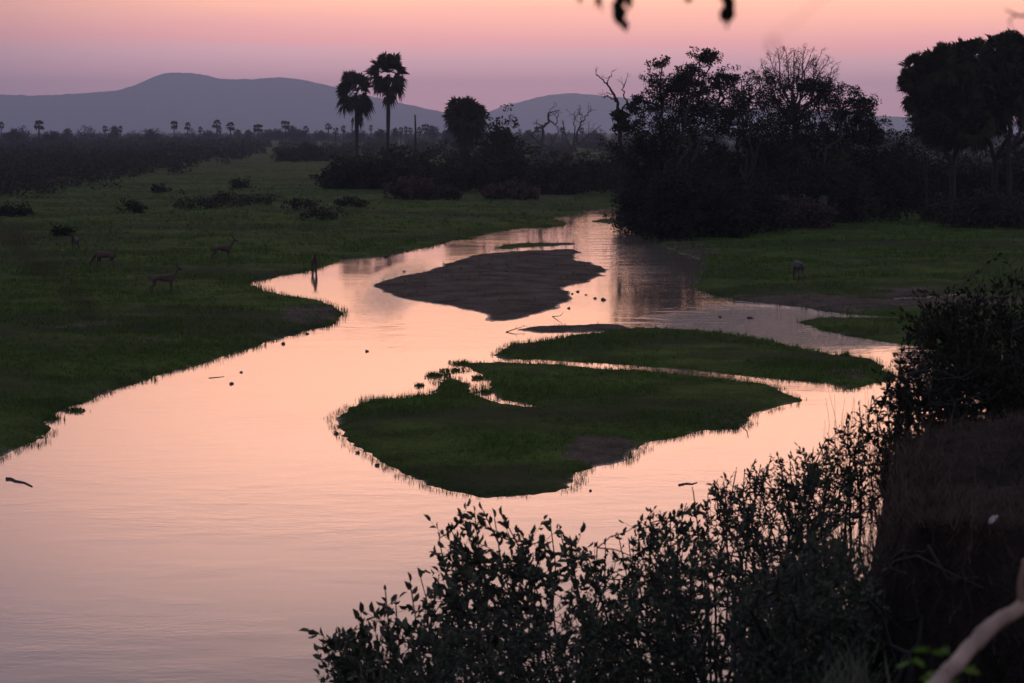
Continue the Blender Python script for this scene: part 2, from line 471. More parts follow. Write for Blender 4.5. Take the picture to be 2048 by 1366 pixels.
# ground as one sheet out to the horizon, finest where it is nearest
rows_px = np.concatenate([np.arange(1560, 420, -2.4), np.arange(420, 300, -1.6)])
Yr = np.array([G(1024, p)[1] for p in rows_px])
Yr = np.concatenate([Yr, np.geomspace(Yr[-1] * 1.01, 13900, 64)])
ta = np.concatenate([-np.geomspace(2.2, 0.275, 60), np.linspace(-0.272, 0.272, 900), np.geomspace(0.275, 2.2, 60)])
YY, TT = np.meshgrid(Yr, ta, indexing='ij')
pts = np.stack([(YY * TT).ravel(), YY.ravel()], 1)
main, isl = land(pts)
zz_, which, best = height(pts, main, isl)
R_, C_ = YY.shape
V = np.concatenate([pts, zz_[:, None]], 1)
idx = np.arange(R_ * C_).reshape(R_, C_)
quads = np.stack([idx[:-1, :-1], idx[:-1, 1:], idx[1:, 1:], idx[1:, :-1]], -1).reshape(-1, 4)
fi = which[quads]; near_isl = best[quads].max(1) > -0.8
owner = np.where(near_isl, fi.max(1), -1)
mudm = np.clip(1.0 - best / 0.9, 0, 1) * 0.42
# bare mud: the sand bars, the shore lip, trodden patches
for i in range(len(ISLANDS)):
    if ISLANDS[i][1] in ("mud",): mudm = np.where(which == i, 1.0, mudm)
    if ISLANDS[i][1] == "strip": mudm = np.where(which == i, 0.45, mudm)
def mud_spot(px, py, rx, ry, a):
    global mudm
    c = G(px, py); y0 = G(px, py - ry)[1]; y1 = G(px, py + ry)[1]
    d = np.hypot((pts[:, 0] - c[0]) / M(rx, c[1]), (pts[:, 1] - (y0 + y1) / 2) / ((y0 - y1) / 2))
    mudm = np.maximum(mudm, a * np.clip(1.5 - d, 0, 1))
for s_ in [(1215, 910, 85, 30, .95), (1000, 980, 120, 12, .5), (1450, 842, 50, 12, .8), (1620, 612, 250, 16, .95), (1900, 606, 160, 22, .9), (620, 635, 60, 26, .8), (240, 790, 90, 12, .6), (1690, 752, 50, 10, .7), (1380, 500, 60, 22, .7),
           (1850, 425, 120, 14, 1.0), (1100, 400, 60, 5, .6), (150, 665, 100, 10, .5), (280, 690, 80, 8, .5), (1990, 440, 120, 20, .6)]:
    mud_spot(*s_)


def sheet(name, mask, origin=(0, 0, 0)):
    q = quads[mask]
    used = np.unique(q); remap = np.full(R_ * C_, -1); remap[used] = np.arange(len(used))
    mb = MB(); mb.add(V[used], remap[q])
    o = mb.build(name, M_GROUND, smooth=True)
    at = o.data.attributes.new('mud', 'FLOAT', 'POINT'); at.data.foreach_set('value', mudm[used].astype(np.float32))
    return tag(o, kind='structure')


sheet("ground", owner < 0)
for i, (nm, _, _) in enumerate(ISLANDS):
    sheet(nm, owner == i)

mb = MB()
mb.add([(-3000, 10, 0), (3000, 10, 0), (3000, 900, 0), (-3000, 900, 0)], [(0, 1, 2, 3)])
tag(mb.build("water", M_WATER), kind='structure')


def gz(px, py):
    """ground point under a photo pixel on the flood plain"""
    q = G(px, py, 0.25)
    a = np.array([[q[0], q[1]]]); m_, i_ = land(a); z, _, _ = height(a, m_, i_)
    q[2] = z[0]
    return q


def ground_z(xy):
    m_, i_ = land(xy); return height(xy, m_, i_)


# ------------------------------------------------------------------ grass
def blades(mb, base, h, spread, width, n_per):
    n = len(base)
    for k in range(n_per):
        d = rand_dirs(n); d[:, 2] = 0; d = unit(d)
        b = base + rng.normal(size=(n, 3)) * np.array([1, 1, 0]) * spread[:, None] * 0.6 if np.ndim(spread) else base + rng.normal(size=(n, 3)) * np.array([1, 1, 0]) * spread * 0.6
        hh = (h * rng.uniform(0.5, 1.25, n))[:, None]
        tip = b + d * (spread[:, None] if np.ndim(spread) else spread) * 0.9 + np.array([0, 0, 1.0]) * hh
        sd = np.stack([-d[:, 1], d[:, 0], np.zeros(n)], 1) * (width[:, None] if np.ndim(width) else width)
        b = b - np.array([0, 0, 0.03])
        v = np.stack([b - sd, b + sd, tip], 1)
        mb.add(v.reshape(-1, 3), np.arange(n * 3).reshape(n, 3))


# scatter over the flood plain, thinning with distance
N = 330000
gy = rng.uniform(290, 1480, N) ** 1.0
keep = rng.random(N) < np.clip((1400 - gy) / 900 + 0.25, 0.2, 1)
gy = gy[keep]
gx = rng.uniform(-500, 2500, len(gy))
q = (CAM_Z - 0.1) / (gy - 262) * F
gp = np.stack([(gx - 1024) / F * q, q], 1)
gm, gi = land(gp); gzv, gwh, gb = height(gp, gm, gi)
isM = np.isin(gwh, [0, 3])
# bare mud stays nearly bare
def mud_at(p):
    out = np.zeros(len(p))
    for (px, py, rx, ry, a) in [(1215, 910, 85, 30, .95), (1000, 975, 140, 18, .5), (1620, 612, 250, 16, .95), (1900, 606, 160, 22, .9), (620, 635, 60, 26, .6), (1850, 425, 120, 14, 1.0)]:
        c = G(px, py); y0 = G(px, py - ry)[1]; y1 = G(px, py + ry)[1]
        d = np.hypot((p[:, 0] - c[0]) / M(rx, c[1]), (p[:, 1] - (y0 + y1) / 2) / ((y0 - y1) / 2))
        out = np.maximum(out, a * np.clip(1.6 - d, 0, 1))
    return out
ok = (gb > 0.05) & ~(isM & (rng.random(len(gp)) > 0.06)) & (rng.random(len(gp)) > mud_at(gp) * 0.95)
edge = (gb > -0.32) & (gb <= 0.10) & (rng.random(len(gp)) < 0.75) & ~isM & (vnoise(gp[:, 0] * 1.4, gp[:, 1] * 1.4, 44) > .35)
patchn = fbm(gp[:, 0] * 0.3, gp[:, 1] * 0.3, 40, 4) * 1.6
ok = ok & (rng.random(len(gp)) < np.clip(.75 + patchn * 2.2, .15, 1))
for nm, sel in (("grass", gwh < 0), ("island_grass", gwh >= 0)):
    k = (ok | edge) & sel
    b3 = np.concatenate([gp[k], np.maximum(gzv[k], -0.02)[:, None]], 1)
    dist = gp[k, 1]
    hgt = (0.06 + 0.13 * np.clip(patchn[k] + 0.25, 0, 1) + 0.05 * (edge[k])) * np.clip(dist / 60, 0.9, 2.2)
    mb = MB(); blades(mb, b3, hgt, 0.05 * np.clip(dist / 45, 0.8, 4), 0.006 * np.clip(dist / 40, 0.8, 5), 4)
    o = mb.build(nm, M_GRASS)
    tag(o, "low green grass covering the river banks" if nm == "grass" else "low green grass growing on the islands", "grass", kind='stuff')

# ------------------------------------------------------------------ hills
def hill(name, prof, D, depth, seed, jag):
    prof = np.array(prof, float)
    xs = np.linspace(prof[0, 0], prof[-1, 0], 1500)
    yt = np.interp(xs, prof[:, 0], prof[:, 1])
    k = np.ones(25) / 25; yt = np.convolve(np.pad(yt, 12, 'edge'), k, 'valid')
    X0 = (xs - 1024) / F * D
    H = CAM_Z + (262 - yt) / F * D
    rows = []
    us = np.array([-1, -0.8, -0.6, -0.45, -0.3, -0.18, -0.08, -0.02, 0, 0.03, 0.2, 0.6, 1.0])
    for u in us:
        pr = np.cos(u * np.pi / 2) ** 0.8
        dn = fbm(X0 / 700 + u * 3, X0 * 0 + u * 2.3, seed, 5) * 0.30 * np.sin(min(1, abs(u)) * np.pi)
        trees = (vnoise(X0 / 20.0, X0 * 0 + u * 50, seed + 5) * 0.6 + vnoise(X0 / 48.0, X0 * 0 + u * 31, seed + 8)) * jag * (1 if abs(u) < 0.05 else 0.6)
        z = -2 + (H + 2) * np.clip(pr + dn, 0, 1.0 if abs(u) > 0.01 else 1.0) + trees * min(1, pr * 3)
        rows.append(np.stack([X0 * (1 + u * depth / D), np.full(len(xs), D + u * depth), z], 1))
    Vv = np.stack(rows); r, c = Vv.shape[:2]
    ii = np.arange(r * c).reshape(r, c)
    mb = MB(); mb.add(Vv.reshape(-1, 3), np.stack([ii[:-1, :-1], ii[:-1, 1:], ii[1:, 1:], ii[1:, :-1]], -1).reshape(-1, 4))
    o = mb.build(name, M_HILL, smooth=True)
    return tag(o, kind='structure')


M_HILL, nt, out = mat_new("wooded_hillside")
tcn = nt.new('ShaderNodeTexCoord')
p = nt.new('ShaderNodeBsdfPrincipled'); p.inputs['Roughness'].default_value = 1.0; p.inputs['Specular IOR Level'].default_value = 0
nt.l.new(nt.mix(nt.maprange(nt.noise(tcn.outputs['Object'], 0.02, 6, 0.7), 0.4, 0.6), (0.02, 0.025, 0.015, 1), (0.07, 0.07, 0.045, 1)), p.inputs['Base Color'])
nt.l.new(p.outputs[0], out.inputs[0])
hill("hills", [(-2200, 215), (-1200, 188), (-300, 196), (0, 193), (100, 194), (180, 190), (255, 183), (285, 170), (320, 153), (345, 148.5), (392, 149), (425, 158), (470, 164), (540, 160),
               (585, 159), (630, 167), (680, 180), (760, 200), (830, 215), (890, 228), (960, 245), (1040, 262)], 10800, 900, 5, 7)
hill("hills", [(900, 262), (960, 235), (1000, 216), (1030, 209), (1080, 196), (1110, 190), (1150, 189), (1200, 194), (1250, 199), (1330, 206), (1450, 215), (1600, 224), (1780, 236), (2000, 244), (2600, 250), (3600, 262)], 12600, 900, 15, 7)

# ------------------------------------------------------------------ trees
def clump_leaves(mb, centers, radii, n_each, size, flat=0.8, squeeze=1.0):
    """leaf-sized faces in many small clumps round each centre"""
    centers = np.asarray(centers); m = len(centers)
    if m == 0: return
    rep = np.repeat(np.arange(m), n_each)
    d = rand_dirs(len(rep)) * (rng.random(len(rep)) ** 0.5)[:, None]
    d[:, 2] *= flat
    pos = centers[rep] + d * np.asarray(radii)[rep][:, None]
    ax = unit(d + 0.6 * rand_dirs(len(rep)) + np.array([0, 0, 0.1]))
    s = size * rng.uniform(0.6, 1.3, len(rep))
    add_leaves(mb, pos, ax, s, s * 0.6 * squeeze)


def crown_blobs(clusters, D, sub=0.34, per_area=1.0, thin=0.12):
    """sub-clump centres inside picture-sized ellipsoids (px, py, rx, ry[, dD])"""
    cs, rs = [], []
    for cl in clusters:
        px, py, rx, ry = cl[:4]; dD = cl[4] if len(cl) > 4 else 0
        dens = cl[5] if len(cl) > 5 else 1.0
        c = P(px, py, D + dD); a = M(rx, D + dD); b = M(ry, D + dD); dp = max(a, b) * 0.9
        r = sub * min(a, b) ** 0.5
        n = max(6, int(per_area * dens * (a * b + a * dp + b * dp) / (r * r) * 1.7))
        d = np.clip(rng.normal(size=(n, 3)) * .52, -1.35, 1.35)
        q = c + d * np.array([a, dp, b])
        nz = fbm(q[:, 0] * 1.1 + q[:, 1] * 0.35, q[:, 2] * 1.1, 77, 3)
        k = nz > -thin * 1.0 - 0.05
        cs.append(q[k]); rs.append(np.full(k.sum(), r) * rng.uniform(0.6, 1.2, k.sum()))
    return np.concatenate(cs), np.concatenate(rs)


def limb(mb, a, b, r0, r1, seg=7, wob=0.06, sides=6, sag=0.0):
    a = np.asarray(a, float); b = np.asarray(b, float)
    tt = np.linspace(0, 1, seg)[:, None]
    L = np.linalg.norm(b - a)
    pts_ = a + (b - a) * tt
    off = np.cumsum(rng.normal(size=(seg, 3)) * L * wob / seg ** 0.5, 0); off -= tt * off[-1]
    pts_ = pts_ + off * np.sin(tt * np.pi) ** 0.5 + np.array([0, 0, 1.0]) * (np.sin(tt * np.pi) * sag * L)
    mb.tube(pts_, np.linspace(r0, r1, seg), sides)
    return pts_


def broad_tree(name, label, cat, base, D, clusters, leaf=0.3, n_each=26, trunk_r=0.35, mat=None, group=None, sub=0.34, per_area=1.0, thin=0.12, fork_h=0.3, bare=0):
    t = empty(name, base, label, cat, group)
    if name == "riverside_tree": clusters = [(c[0], c[1], c[2], c[3], c[4] if len(c) > 4 else 0, ((.70 if D == 172 else .58) if c[1] < 270 else .9)) for c in clusters]
    cs, rs = crown_blobs(clusters, D, sub, per_area, thin)
    cs[:, 2] = np.maximum(cs[:, 2], base[2] + 0.3)
    crown = MB(); clump_leaves(crown, cs, rs * 1.25, n_each, leaf)
    crown.build("crown", mat or M_LEAF_DARK, t)
    tr = MB()
    ctr = cs.mean(0); top = ctr.copy()
    fork = np.array(base) * (1 - fork_h) + top * fork_h
    limb(tr, np.array(base) - np.array([0, 0, 0.3]), fork, trunk_r, trunk_r * 0.75, 8, 0.05, 8)
    if name == 'riverside_tree': fork = fork + np.array([0, 2.5, 0])
    lims = []
    for cl in clusters:
        e = P(cl[0], cl[1], D + (cl[4] if len(cl) > 4 else 0)); e[1] += abs(rng.normal()) * M(cl[2], D) * .6 + .5
        e[2] = max(e[2], base[2] + .4)
        near_ = min(lims, key=lambda q: np.linalg.norm(q[len(q) // 2] - e)) if len(lims) > 4 else None
        if near_ is None: lims.append(limb(tr, fork, e, trunk_r * .32, trunk_r * .08, 9, 0.13, 6))
        else:
            o_ = near_[len(near_) // 2]
            lims.append(limb(tr, o_, e, trunk_r * .22, trunk_r * .07, 8, 0.13, 5))
    for q in rng.choice(len(cs), min(len(cs), len(clusters) * 4), replace=False):
        m_ = min(lims, key=lambda z: np.linalg.norm(z[-1] - cs[q]))
        limb(tr, m_[-3], cs[q], trunk_r * .08, trunk_r * .03, 6, 0.12, 3)
    tr.build("trunk", M_BARKD if name == "riverside_tree" else M_BARK, t)
    return t


def fan_leaf(mb, o, d, L, R, n=15, droop=0.25):
    """one fan frond: a stalk and a disc of pointed segments"""
    d = unit(np.asarray(d, float)); side = unit(np.cross(d, unit(np.array([0, 0, 1.0]) + 0.75 * rng.normal(size=3)))); up_ = np.cross(side, d)
    h = o + d * L
    mb.tube([o, (o + h) / 2 + up_ * L * 0.04, h], [0.03 * R, 0.025 * R, 0.02 * R], 3, cap=False)
    th = np.linspace(-1.9, 1.9, n) + rng.normal(size=n) * 0.05
    ln = R * (0.75 + 0.25 * np.cos(th * 0.6)) * rng.uniform(0.85, 1.1, n)
    dirs = d[None] * np.cos(th)[:, None] + side[None] * np.sin(th)[:, None]
    fold = up_[None] * (np.abs(np.sin(th))[:, None] * 0.25)
    tip = h + (dirs + fold) * ln[:, None] - np.array([0, 0, 1.0]) * (ln * droop * rng.uniform(0.4, 1.6, n))[:, None]
    midp = h + (dirs + fold) * (ln * 0.6)[:, None]
    pw = R * 1.9 * 2 / n * 0.42
    perp = unit(-d[None] * np.sin(th)[:, None] + side[None] * np.cos(th)[:, None])
    v = np.stack([np.broadcast_to(h, (n, 3)), midp - perp * pw, tip, midp + perp * pw], 1)
    mb.add(v.reshape(-1, 3), np.arange(n * 4).reshape(n, 4))


def palm_crown(mb, c, R, n=34, lo=-1.1, hi=1.45, stalk=0.5, segs=15):
    for k in range(n):
        el = math.asin(math.sin(lo) + (math.sin(hi) - math.sin(lo)) * (k + 0.5) / n) + rng.normal() * .10
        azm = k * 2.399 + rng.normal() * 0.3
        d = np.array([math.cos(azm) * math.cos(el), math.sin(azm) * math.cos(el), math.sin(el)])
        s = rng.uniform(0.72, 1.12)
        fan_leaf(mb, c - np.array([0, 0, R * 0.2 * (el < 0)]), d, R * stalk * s, R * 0.48 * s, segs, 0.12 if el > 0 else 0.45)


def palm(name, label, base, crown_c, R, trunk_r, n=34, group=None, lo=-1.1, skirt=0, mat=None):
    t = empty(name, base, label, "palm tree", group)
    tr = MB()
    b = np.asarray(base, float); c = np.asarray(crown_c, float)
    k = np.linspace(0, 1, 14)[:, None]
    pts_ = b - np.array([0, 0, 0.3]) + (c - b) * k + np.sin(k * np.pi) * np.array([0.15, 0, 0])
    rr = trunk_r * (1.0 - 0.30 * k[:, 0] + 0.22 * np.exp(-((k[:, 0] - 0.62) / 0.12) ** 2) + 0.35 * np.exp(-k[:, 0] * 18))
    tr.tube(pts_, rr, 10)
    tr.build("trunk", M_BARK, t)
    cr = MB(); palm_crown(cr, c, R, n, lo)
    if n > 80: palm_crown(cr, c - np.array([0, 0, R * .15]), R * .72, 60, lo)
    for s in range(skirt):
        azm = rng.uniform(0, 6.28); z = rng.uniform(0.1, 0.75)
        d = np.array([math.cos(azm) * 0.55, math.sin(azm) * 0.55, -1])
        fan_leaf(cr, c - np.array([0, 0, R * (0.3 + z)]), d, R * 0.3, R * 0.38, 11, 0.5)
    cr.build("crown", mat or M_PALM, t)
    return t


# two tall fan palms and the full one to their right
def vert_base(px, D, z=0.4): return np.array([(px - 1024) / F * D, D, z])
palm("fan_palm", "tall slim fan palm with the highest round crown, close beside a shorter one", vert_base(774, 345), P(776, 145, 345), M(46, 345), 0.36, 56, lo=-1.1, skirt=3)
palm("fan_palm", "tall fan palm with ragged drooping fronds, shorter one of the close pair", vert_base(714, 350), P(711, 182, 350), M(46, 350), 0.36, 50, lo=-1.15, skirt=4)
palm("fan_palm", "squat thick-trunked fan palm with a dense dome crown above the thicket", vert_base(931, 330), P(932, 232, 330), M(49, 330), 0.65, 100, lo=-.75, skirt=8)
# bare snag left of it
t = MB(); b = vert_base(831, 340)
t.tube([b, P(831, 260, 340), P(830, 229, 340)], [0.22, 0.17, 0.12], 7)
tag(t.build("palm_snag", M_BARK, origin=b), "bare upright dead palm stem standing between the fan palms", "dead tree")


# dead trees: hand-laid main limbs, forked twigs added
def twigs(mb, pts_, r, lvl, L, spread=0.9, up=0.25, every=0.4, jitter=0.22):
    """fork twigs off a limb"""
    n = len(pts_)
    seglen = np.linalg.norm(pts_[-1] - pts_[0])
    cnt = max(2, int(seglen / every))
    for k in range(cnt):
        f = rng.uniform(0.3, 1.0); i = min(n - 2, int(f * (n - 1)))
        o = pts_[i] + (pts_[i + 1] - pts_[i]) * (f * (n - 1) - i)
        d0 = unit(pts_[i + 1] - pts_[i]); side = rng.normal(size=3); side -= d0 * (side @ d0); side = unit(side)
        d = unit(d0 * (1 - spread * 0.5) + side * spread + np.array([0, 0, up]))
        ll = L * rng.uniform(0.5, 1.1) * (1.25 - f * 0.5)
        q = limb(mb, o, o + d * ll, r, r * 0.35, 6, jitter, 4)
        if lvl > 0: twigs(mb, q, r * 0.55, lvl - 1, L * 0.55, spread, up, every * 0.55, jitter)


def dead_tree(name, label, D, limbs, base_px, base_z=0.4, lvl=1, mat=None, twigL=0.12, extra=None, every=0.9):
    base = vert_base(base_px, D, base_z)
    t = empty(name, base, label, "dead tree")
    mb = MB()
    for li, (pp, r0, r1) in enumerate(limbs):
        dd = rng.normal() * 0.5
        p3 = np.array([P(a, b_, D + dd * (k / len(pp))) for k, (a, b_) in enumerate(pp)])
        if li == 0: p3[0] = base - np.array([0, 0, 0.3])
        kk = np.linspace(0, len(pp) - 1, len(pp) * 4); sm = np.stack([np.interp(kk, np.arange(len(pp)), p3[:, c]) for c in range(3)], 1)
        sm[1:-1] += rng.normal(size=(len(sm) - 2, 3)) * M(1.3, D)
        mb.tube(sm, np.linspace(r0, r1, len(sm)), 6)
        if li > 0: twigs(mb, sm, r1 * 0.9, lvl, M(twigL * 200, D), every=every)
    mb.build("trunk", mat or M_DEAD, t)
    return t


dead_tree("dead_tree", "pale dead tree with twisted leafless limbs rising from the thicket before the river", 252,
          [([(1083, 392), (1082, 340), (1080, 300), (1086, 262)], .40, .22), ([(1086, 262), (1098, 240), (1096, 226), (1112, 221)], .2, .06), ([(1098, 240), (1112, 250), (1116, 225)], .12, .05),
           ([(1082, 290), (1062, 268), (1085, 252), (1066, 246)], .16, .05), ([(1080, 320), (1100, 290), (1118, 262)], .18, .06), ([(1080, 350), (1068, 325), (1066, 300)], .16, .05)], 1083)
dead_tree("dead_tree", "thin bare dead tree with forked antler-like tips right of the pale twisted one", 262,
          [([(1136, 385), (1140, 320), (1150, 272)], .26, .15), ([(1150, 272), (1148, 240), (1150, 222)], .10, .04), ([(1148, 285), (1160, 250), (1172, 232), (1182, 222)], .15, .05),
           ([(1160, 250), (1164, 232), (1158, 218)], .08, .04), ([(1142, 300), (1130, 270), (1126, 240)], .12, .05), ([(1150, 290), (1180, 268), (1202, 250)], .12, .04)], 1136)
t = dead_tree("dead_tree", "tall crooked half-bare tree reaching up left of the big riverside trees", 190,
              [([(1243, 400), (1244, 330), (1240, 280), (1236, 205)], .32, .15), ([(1236, 205), (1228, 190), (1214, 168), (1192, 150)], .15, .05), ([(1214, 170), (1216, 160), (1222, 150)], .06, .03),
               ([(1236, 205), (1215, 192), (1206, 196)], .08, .03), ([(1242, 225), (1254, 205), (1246, 180), (1252, 162)], .11, .04)], 1243, mat=M_BARK, every=1.5)
cr = MB(); cs, rs = crown_blobs([(1238, 228, 18, 12), (1262, 215, 16, 14), (1245, 258, 20, 14), (1268, 250, 20, 20), (1230, 285, 22, 14), (1255, 300, 30, 25)], 190, 0.30, 1.0, 0.0)
clump_leaves(cr, cs, rs, 14, 0.3); cr.build("crown", M_LEAF_DARK, t)

# the large riverside trees
broad_tree("riverside_tree", "tallest open-crowned dark tree leaning over the river bend", "tree", G(1330, 470, 0.5) + np.array([0, 2, 0]), 156,
           [(1400, 116, 34, 14), (1425, 108, 14, 10), (1325, 132, 32, 14), (1360, 160, 60, 30), (1400, 125, 26, 18), (1460, 160, 26, 14), (1450, 215, 50, 28), (1385, 250, 90, 36, 1), (1330, 320, 70, 36, 1), (1365, 130, 40, 20), (1335, 150, 36, 20), (1425, 150, 36, 22), (1380, 165, 60, 24), (1330, 190, 45, 26), (1440, 185, 40, 24), (1385, 210, 70, 28), (1300, 235, 48, 28),
            (1340, 260, 60, 34), (1420, 250, 60, 32), (1300, 290, 50, 34), (1370, 310, 80, 40), (1280, 200, 14, 10), (1290, 340, 40, 36), (1350, 370, 80, 44, 0, 1.3), (1300, 400, 42, 36, 0, 1.2), (1360, 430, 60, 30, 0, 1.2)],
           leaf=0.18, n_each=28, trunk_r=0.5, sub=0.29, thin=0.02)
broad_tree("riverside_tree", "rounded dark tree with sky gaps just right of the tallest riverside one", "tree", G(1500, 455, 0.5), 166,
           [(1485, 158, 20, 10), (1500, 230, 60, 30), (1555, 230, 40, 30), (1540, 290, 60, 36), (1490, 170, 34, 18), (1525, 165, 30, 20), (1470, 200, 44, 26), (1520, 205, 44, 26), (1490, 250, 60, 30), (1440, 290, 50, 30), (1510, 300, 70, 36), (1480, 350, 90, 44, 0, 1.3), (1540, 380, 70, 44, 0, 1.3), (1440, 390, 60, 44, 0, 1.3)],
           leaf=0.18, n_each=28, trunk_r=0.45, sub=0.29, thin=0.02)
broad_tree("riverside_tree", "broad dark layered tree with a shelf of foliage stepping down to the right", "tree", G(1640, 450, 0.5), 172,
           [(1590, 180, 40, 18), (1630, 172, 46, 18), (1565, 205, 40, 22), (1620, 205, 60, 26), (1680, 195, 42, 20), (1720, 200, 28, 16), (1735, 215, 14, 14), (1690, 230, 56, 24), (1600, 250, 60, 30), (1730, 250, 30, 26),
            (1660, 280, 80, 34, 0, 1.2), (1700, 260, 60, 30), (1760, 262, 22, 16), (1560, 260, 50, 40), (1745, 290, 36, 34, 0, 1.2), (1590, 310, 70, 40, 0, 1.3), (1680, 340, 90, 44, 0, 1.3), (1760, 340, 40, 40, 0, 1.3), (1620, 390, 90, 44, 0, 1.3), (1730, 400, 70, 44, 0, 1.3)],
           leaf=0.18, n_each=28, trunk_r=0.5, sub=0.29, thin=0.04)
# leafless tree behind them
D = 186
b0 = vert_base(1590, D)
t = empty("leafless_tree", b0, "leafless tree whose fine fan of twigs rises above the dark crowns", "bare tree")
mb = MB()
fork = P(1592, 235, D)
limb(mb, b0 - np.array([0, 0, .3]), fork, .42, .30, 8, .02, 8)
for (a, b_) in [(1522, 128), (1540, 115), (1556, 108), (1572, 102), (1590, 100), (1608, 103), (1622, 110), (1640, 112), (1655, 122), (1664, 135), (1668, 152), (1660, 165), (1515, 145), (1534, 158), (1600, 125), (1580, 130), (1632, 140), (1560, 150)]:
    q = limb(mb, fork + np.array([0, 0, rng.uniform(-1, 1)]), P(a, b_, D + rng.uniform(-3, 3)), .13, .03, 9, .10, 4, sag=-0.06)
    twigs(mb, q[3:], .028, 1, 1.3, spread=0.7, up=0.2, every=0.32)
mb.build("trunk", M_BARK, t)

# branched fan palms (right)
def doum(label, D, base_px, heads, R_px, forks, tr=0.32):
    base = vert_base(base_px, D, 0.5)
    t = empty("branched_palm", base, label, "palm tree", None)
    mb = MB(); cr = MB()
    fk = [P(a, b_, D) for a, b_ in forks]
    limb(mb, base - np.array([0, 0, .3]), fk[0], tr, tr * .85, 6, .03, 8)
    for f in fk[1:]: limb(mb, fk[0], f, tr * .8, tr * .6, 6, .05, 7)
    for (a, b_, rp) in heads:
        c = P(a, b_, D + rng.uniform(-2.5, 2.5))
        f = min(fk, key=lambda z: np.linalg.norm(z - c))
        limb(mb, f, c, tr * .6, tr * .45, 6, .05, 6)
        palm_crown(cr, c, M(rp * 1.12, D), 42, -1.25, 1.45, 0.5, 17)
    mb.build("trunk", M_BARK, t); cr.build("crown", M_PALM, t)
    return t


doum("tall branched fan palm with the broad dark crown nearest the open sky gap", 176, 1905,
     [(1835, 140, 38), (1832, 180, 38), (1870, 135, 42), (1860, 190, 44), (1905, 130, 44), (1900, 180, 46), (1850, 225, 36), (1890, 225, 44), (1945, 160, 46), (1925, 215, 46), (1880, 165, 44), (1845, 155, 40), (1870, 250, 36), (1910, 255, 40), (1950, 250, 40), (1885, 118, 34), (1925, 112, 38), (1820, 160, 26)], 40, [(1905, 330), (1880, 270), (1925, 260)])
doum("highest branched fan palm, crown against the orange sky, trunks showing below", 182, 1985,
     [(1960, 112, 40), (2005, 100, 42), (2040, 112, 42), (2085, 120, 42), (1975, 160, 44), (2025, 160, 46), (2080, 170, 46), (1960, 200, 44), (2005, 205, 40), (2060, 215, 40), (1990, 130, 44), (2130, 150, 46), (1945, 105, 34), (2020, 92, 36), (1965, 235, 36), (1990, 240, 30), (2100, 220, 46), (2060, 140, 46)], 42, [(1990, 320), (1965, 260), (2020, 270), (2070, 260)])
doum("slender branched palm whose forked stem stands clear under the dark crowns", 179, 2022,
     [(2035, 195, 34), (2062, 185, 34), (2000, 215, 30)], 34, [(2016, 300), (2024, 262), (2046, 255)], tr=.24)
broad_tree("small_tree", "feathery small tree with hanging sprays below the branched palm crown", "tree", vert_base(1850, 170), 170,
           [(1815, 215, 12, 6), (1830, 225, 24, 14), (1860, 240, 30, 18), (1840, 250, 30, 14), (1830, 262, 20, 10), (1880, 255, 30, 20)], leaf=0.20, n_each=10, trunk_r=.12, sub=0.30, thin=-0.05)

# dark undergrowth on the right bank, one bush each
def bush(name, label, px, py_base, rx, top, D=None, mat=None, leaf=0.30, n_each=34, group=None, cat="bush", sub=0.36, dens=1.0):
    g0 = G(px, py_base, 0.4); D = D or g0[1]
    base = np.array([(px - 1024) / F * D, D, 0.35])
    pb = 262 + (CAM_Z - 0.4) / D * F
    ry = (pb - top) / 2
    cl = [(px, pb - ry * 0.9, rx * .8, ry * .95, 0, dens), (px - rx * .5, pb - ry * .6, rx * .5, ry * .62, 0, dens), (px + rx * .5, pb - ry * .55, rx * .5, ry * .58, 0, dens)]
    return broad_tree(name, label, cat, base, D, cl, leaf, n_each, max(.06, M(rx, D) * .035), mat, group, sub, 1.0, 0.10, fork_h=.2)


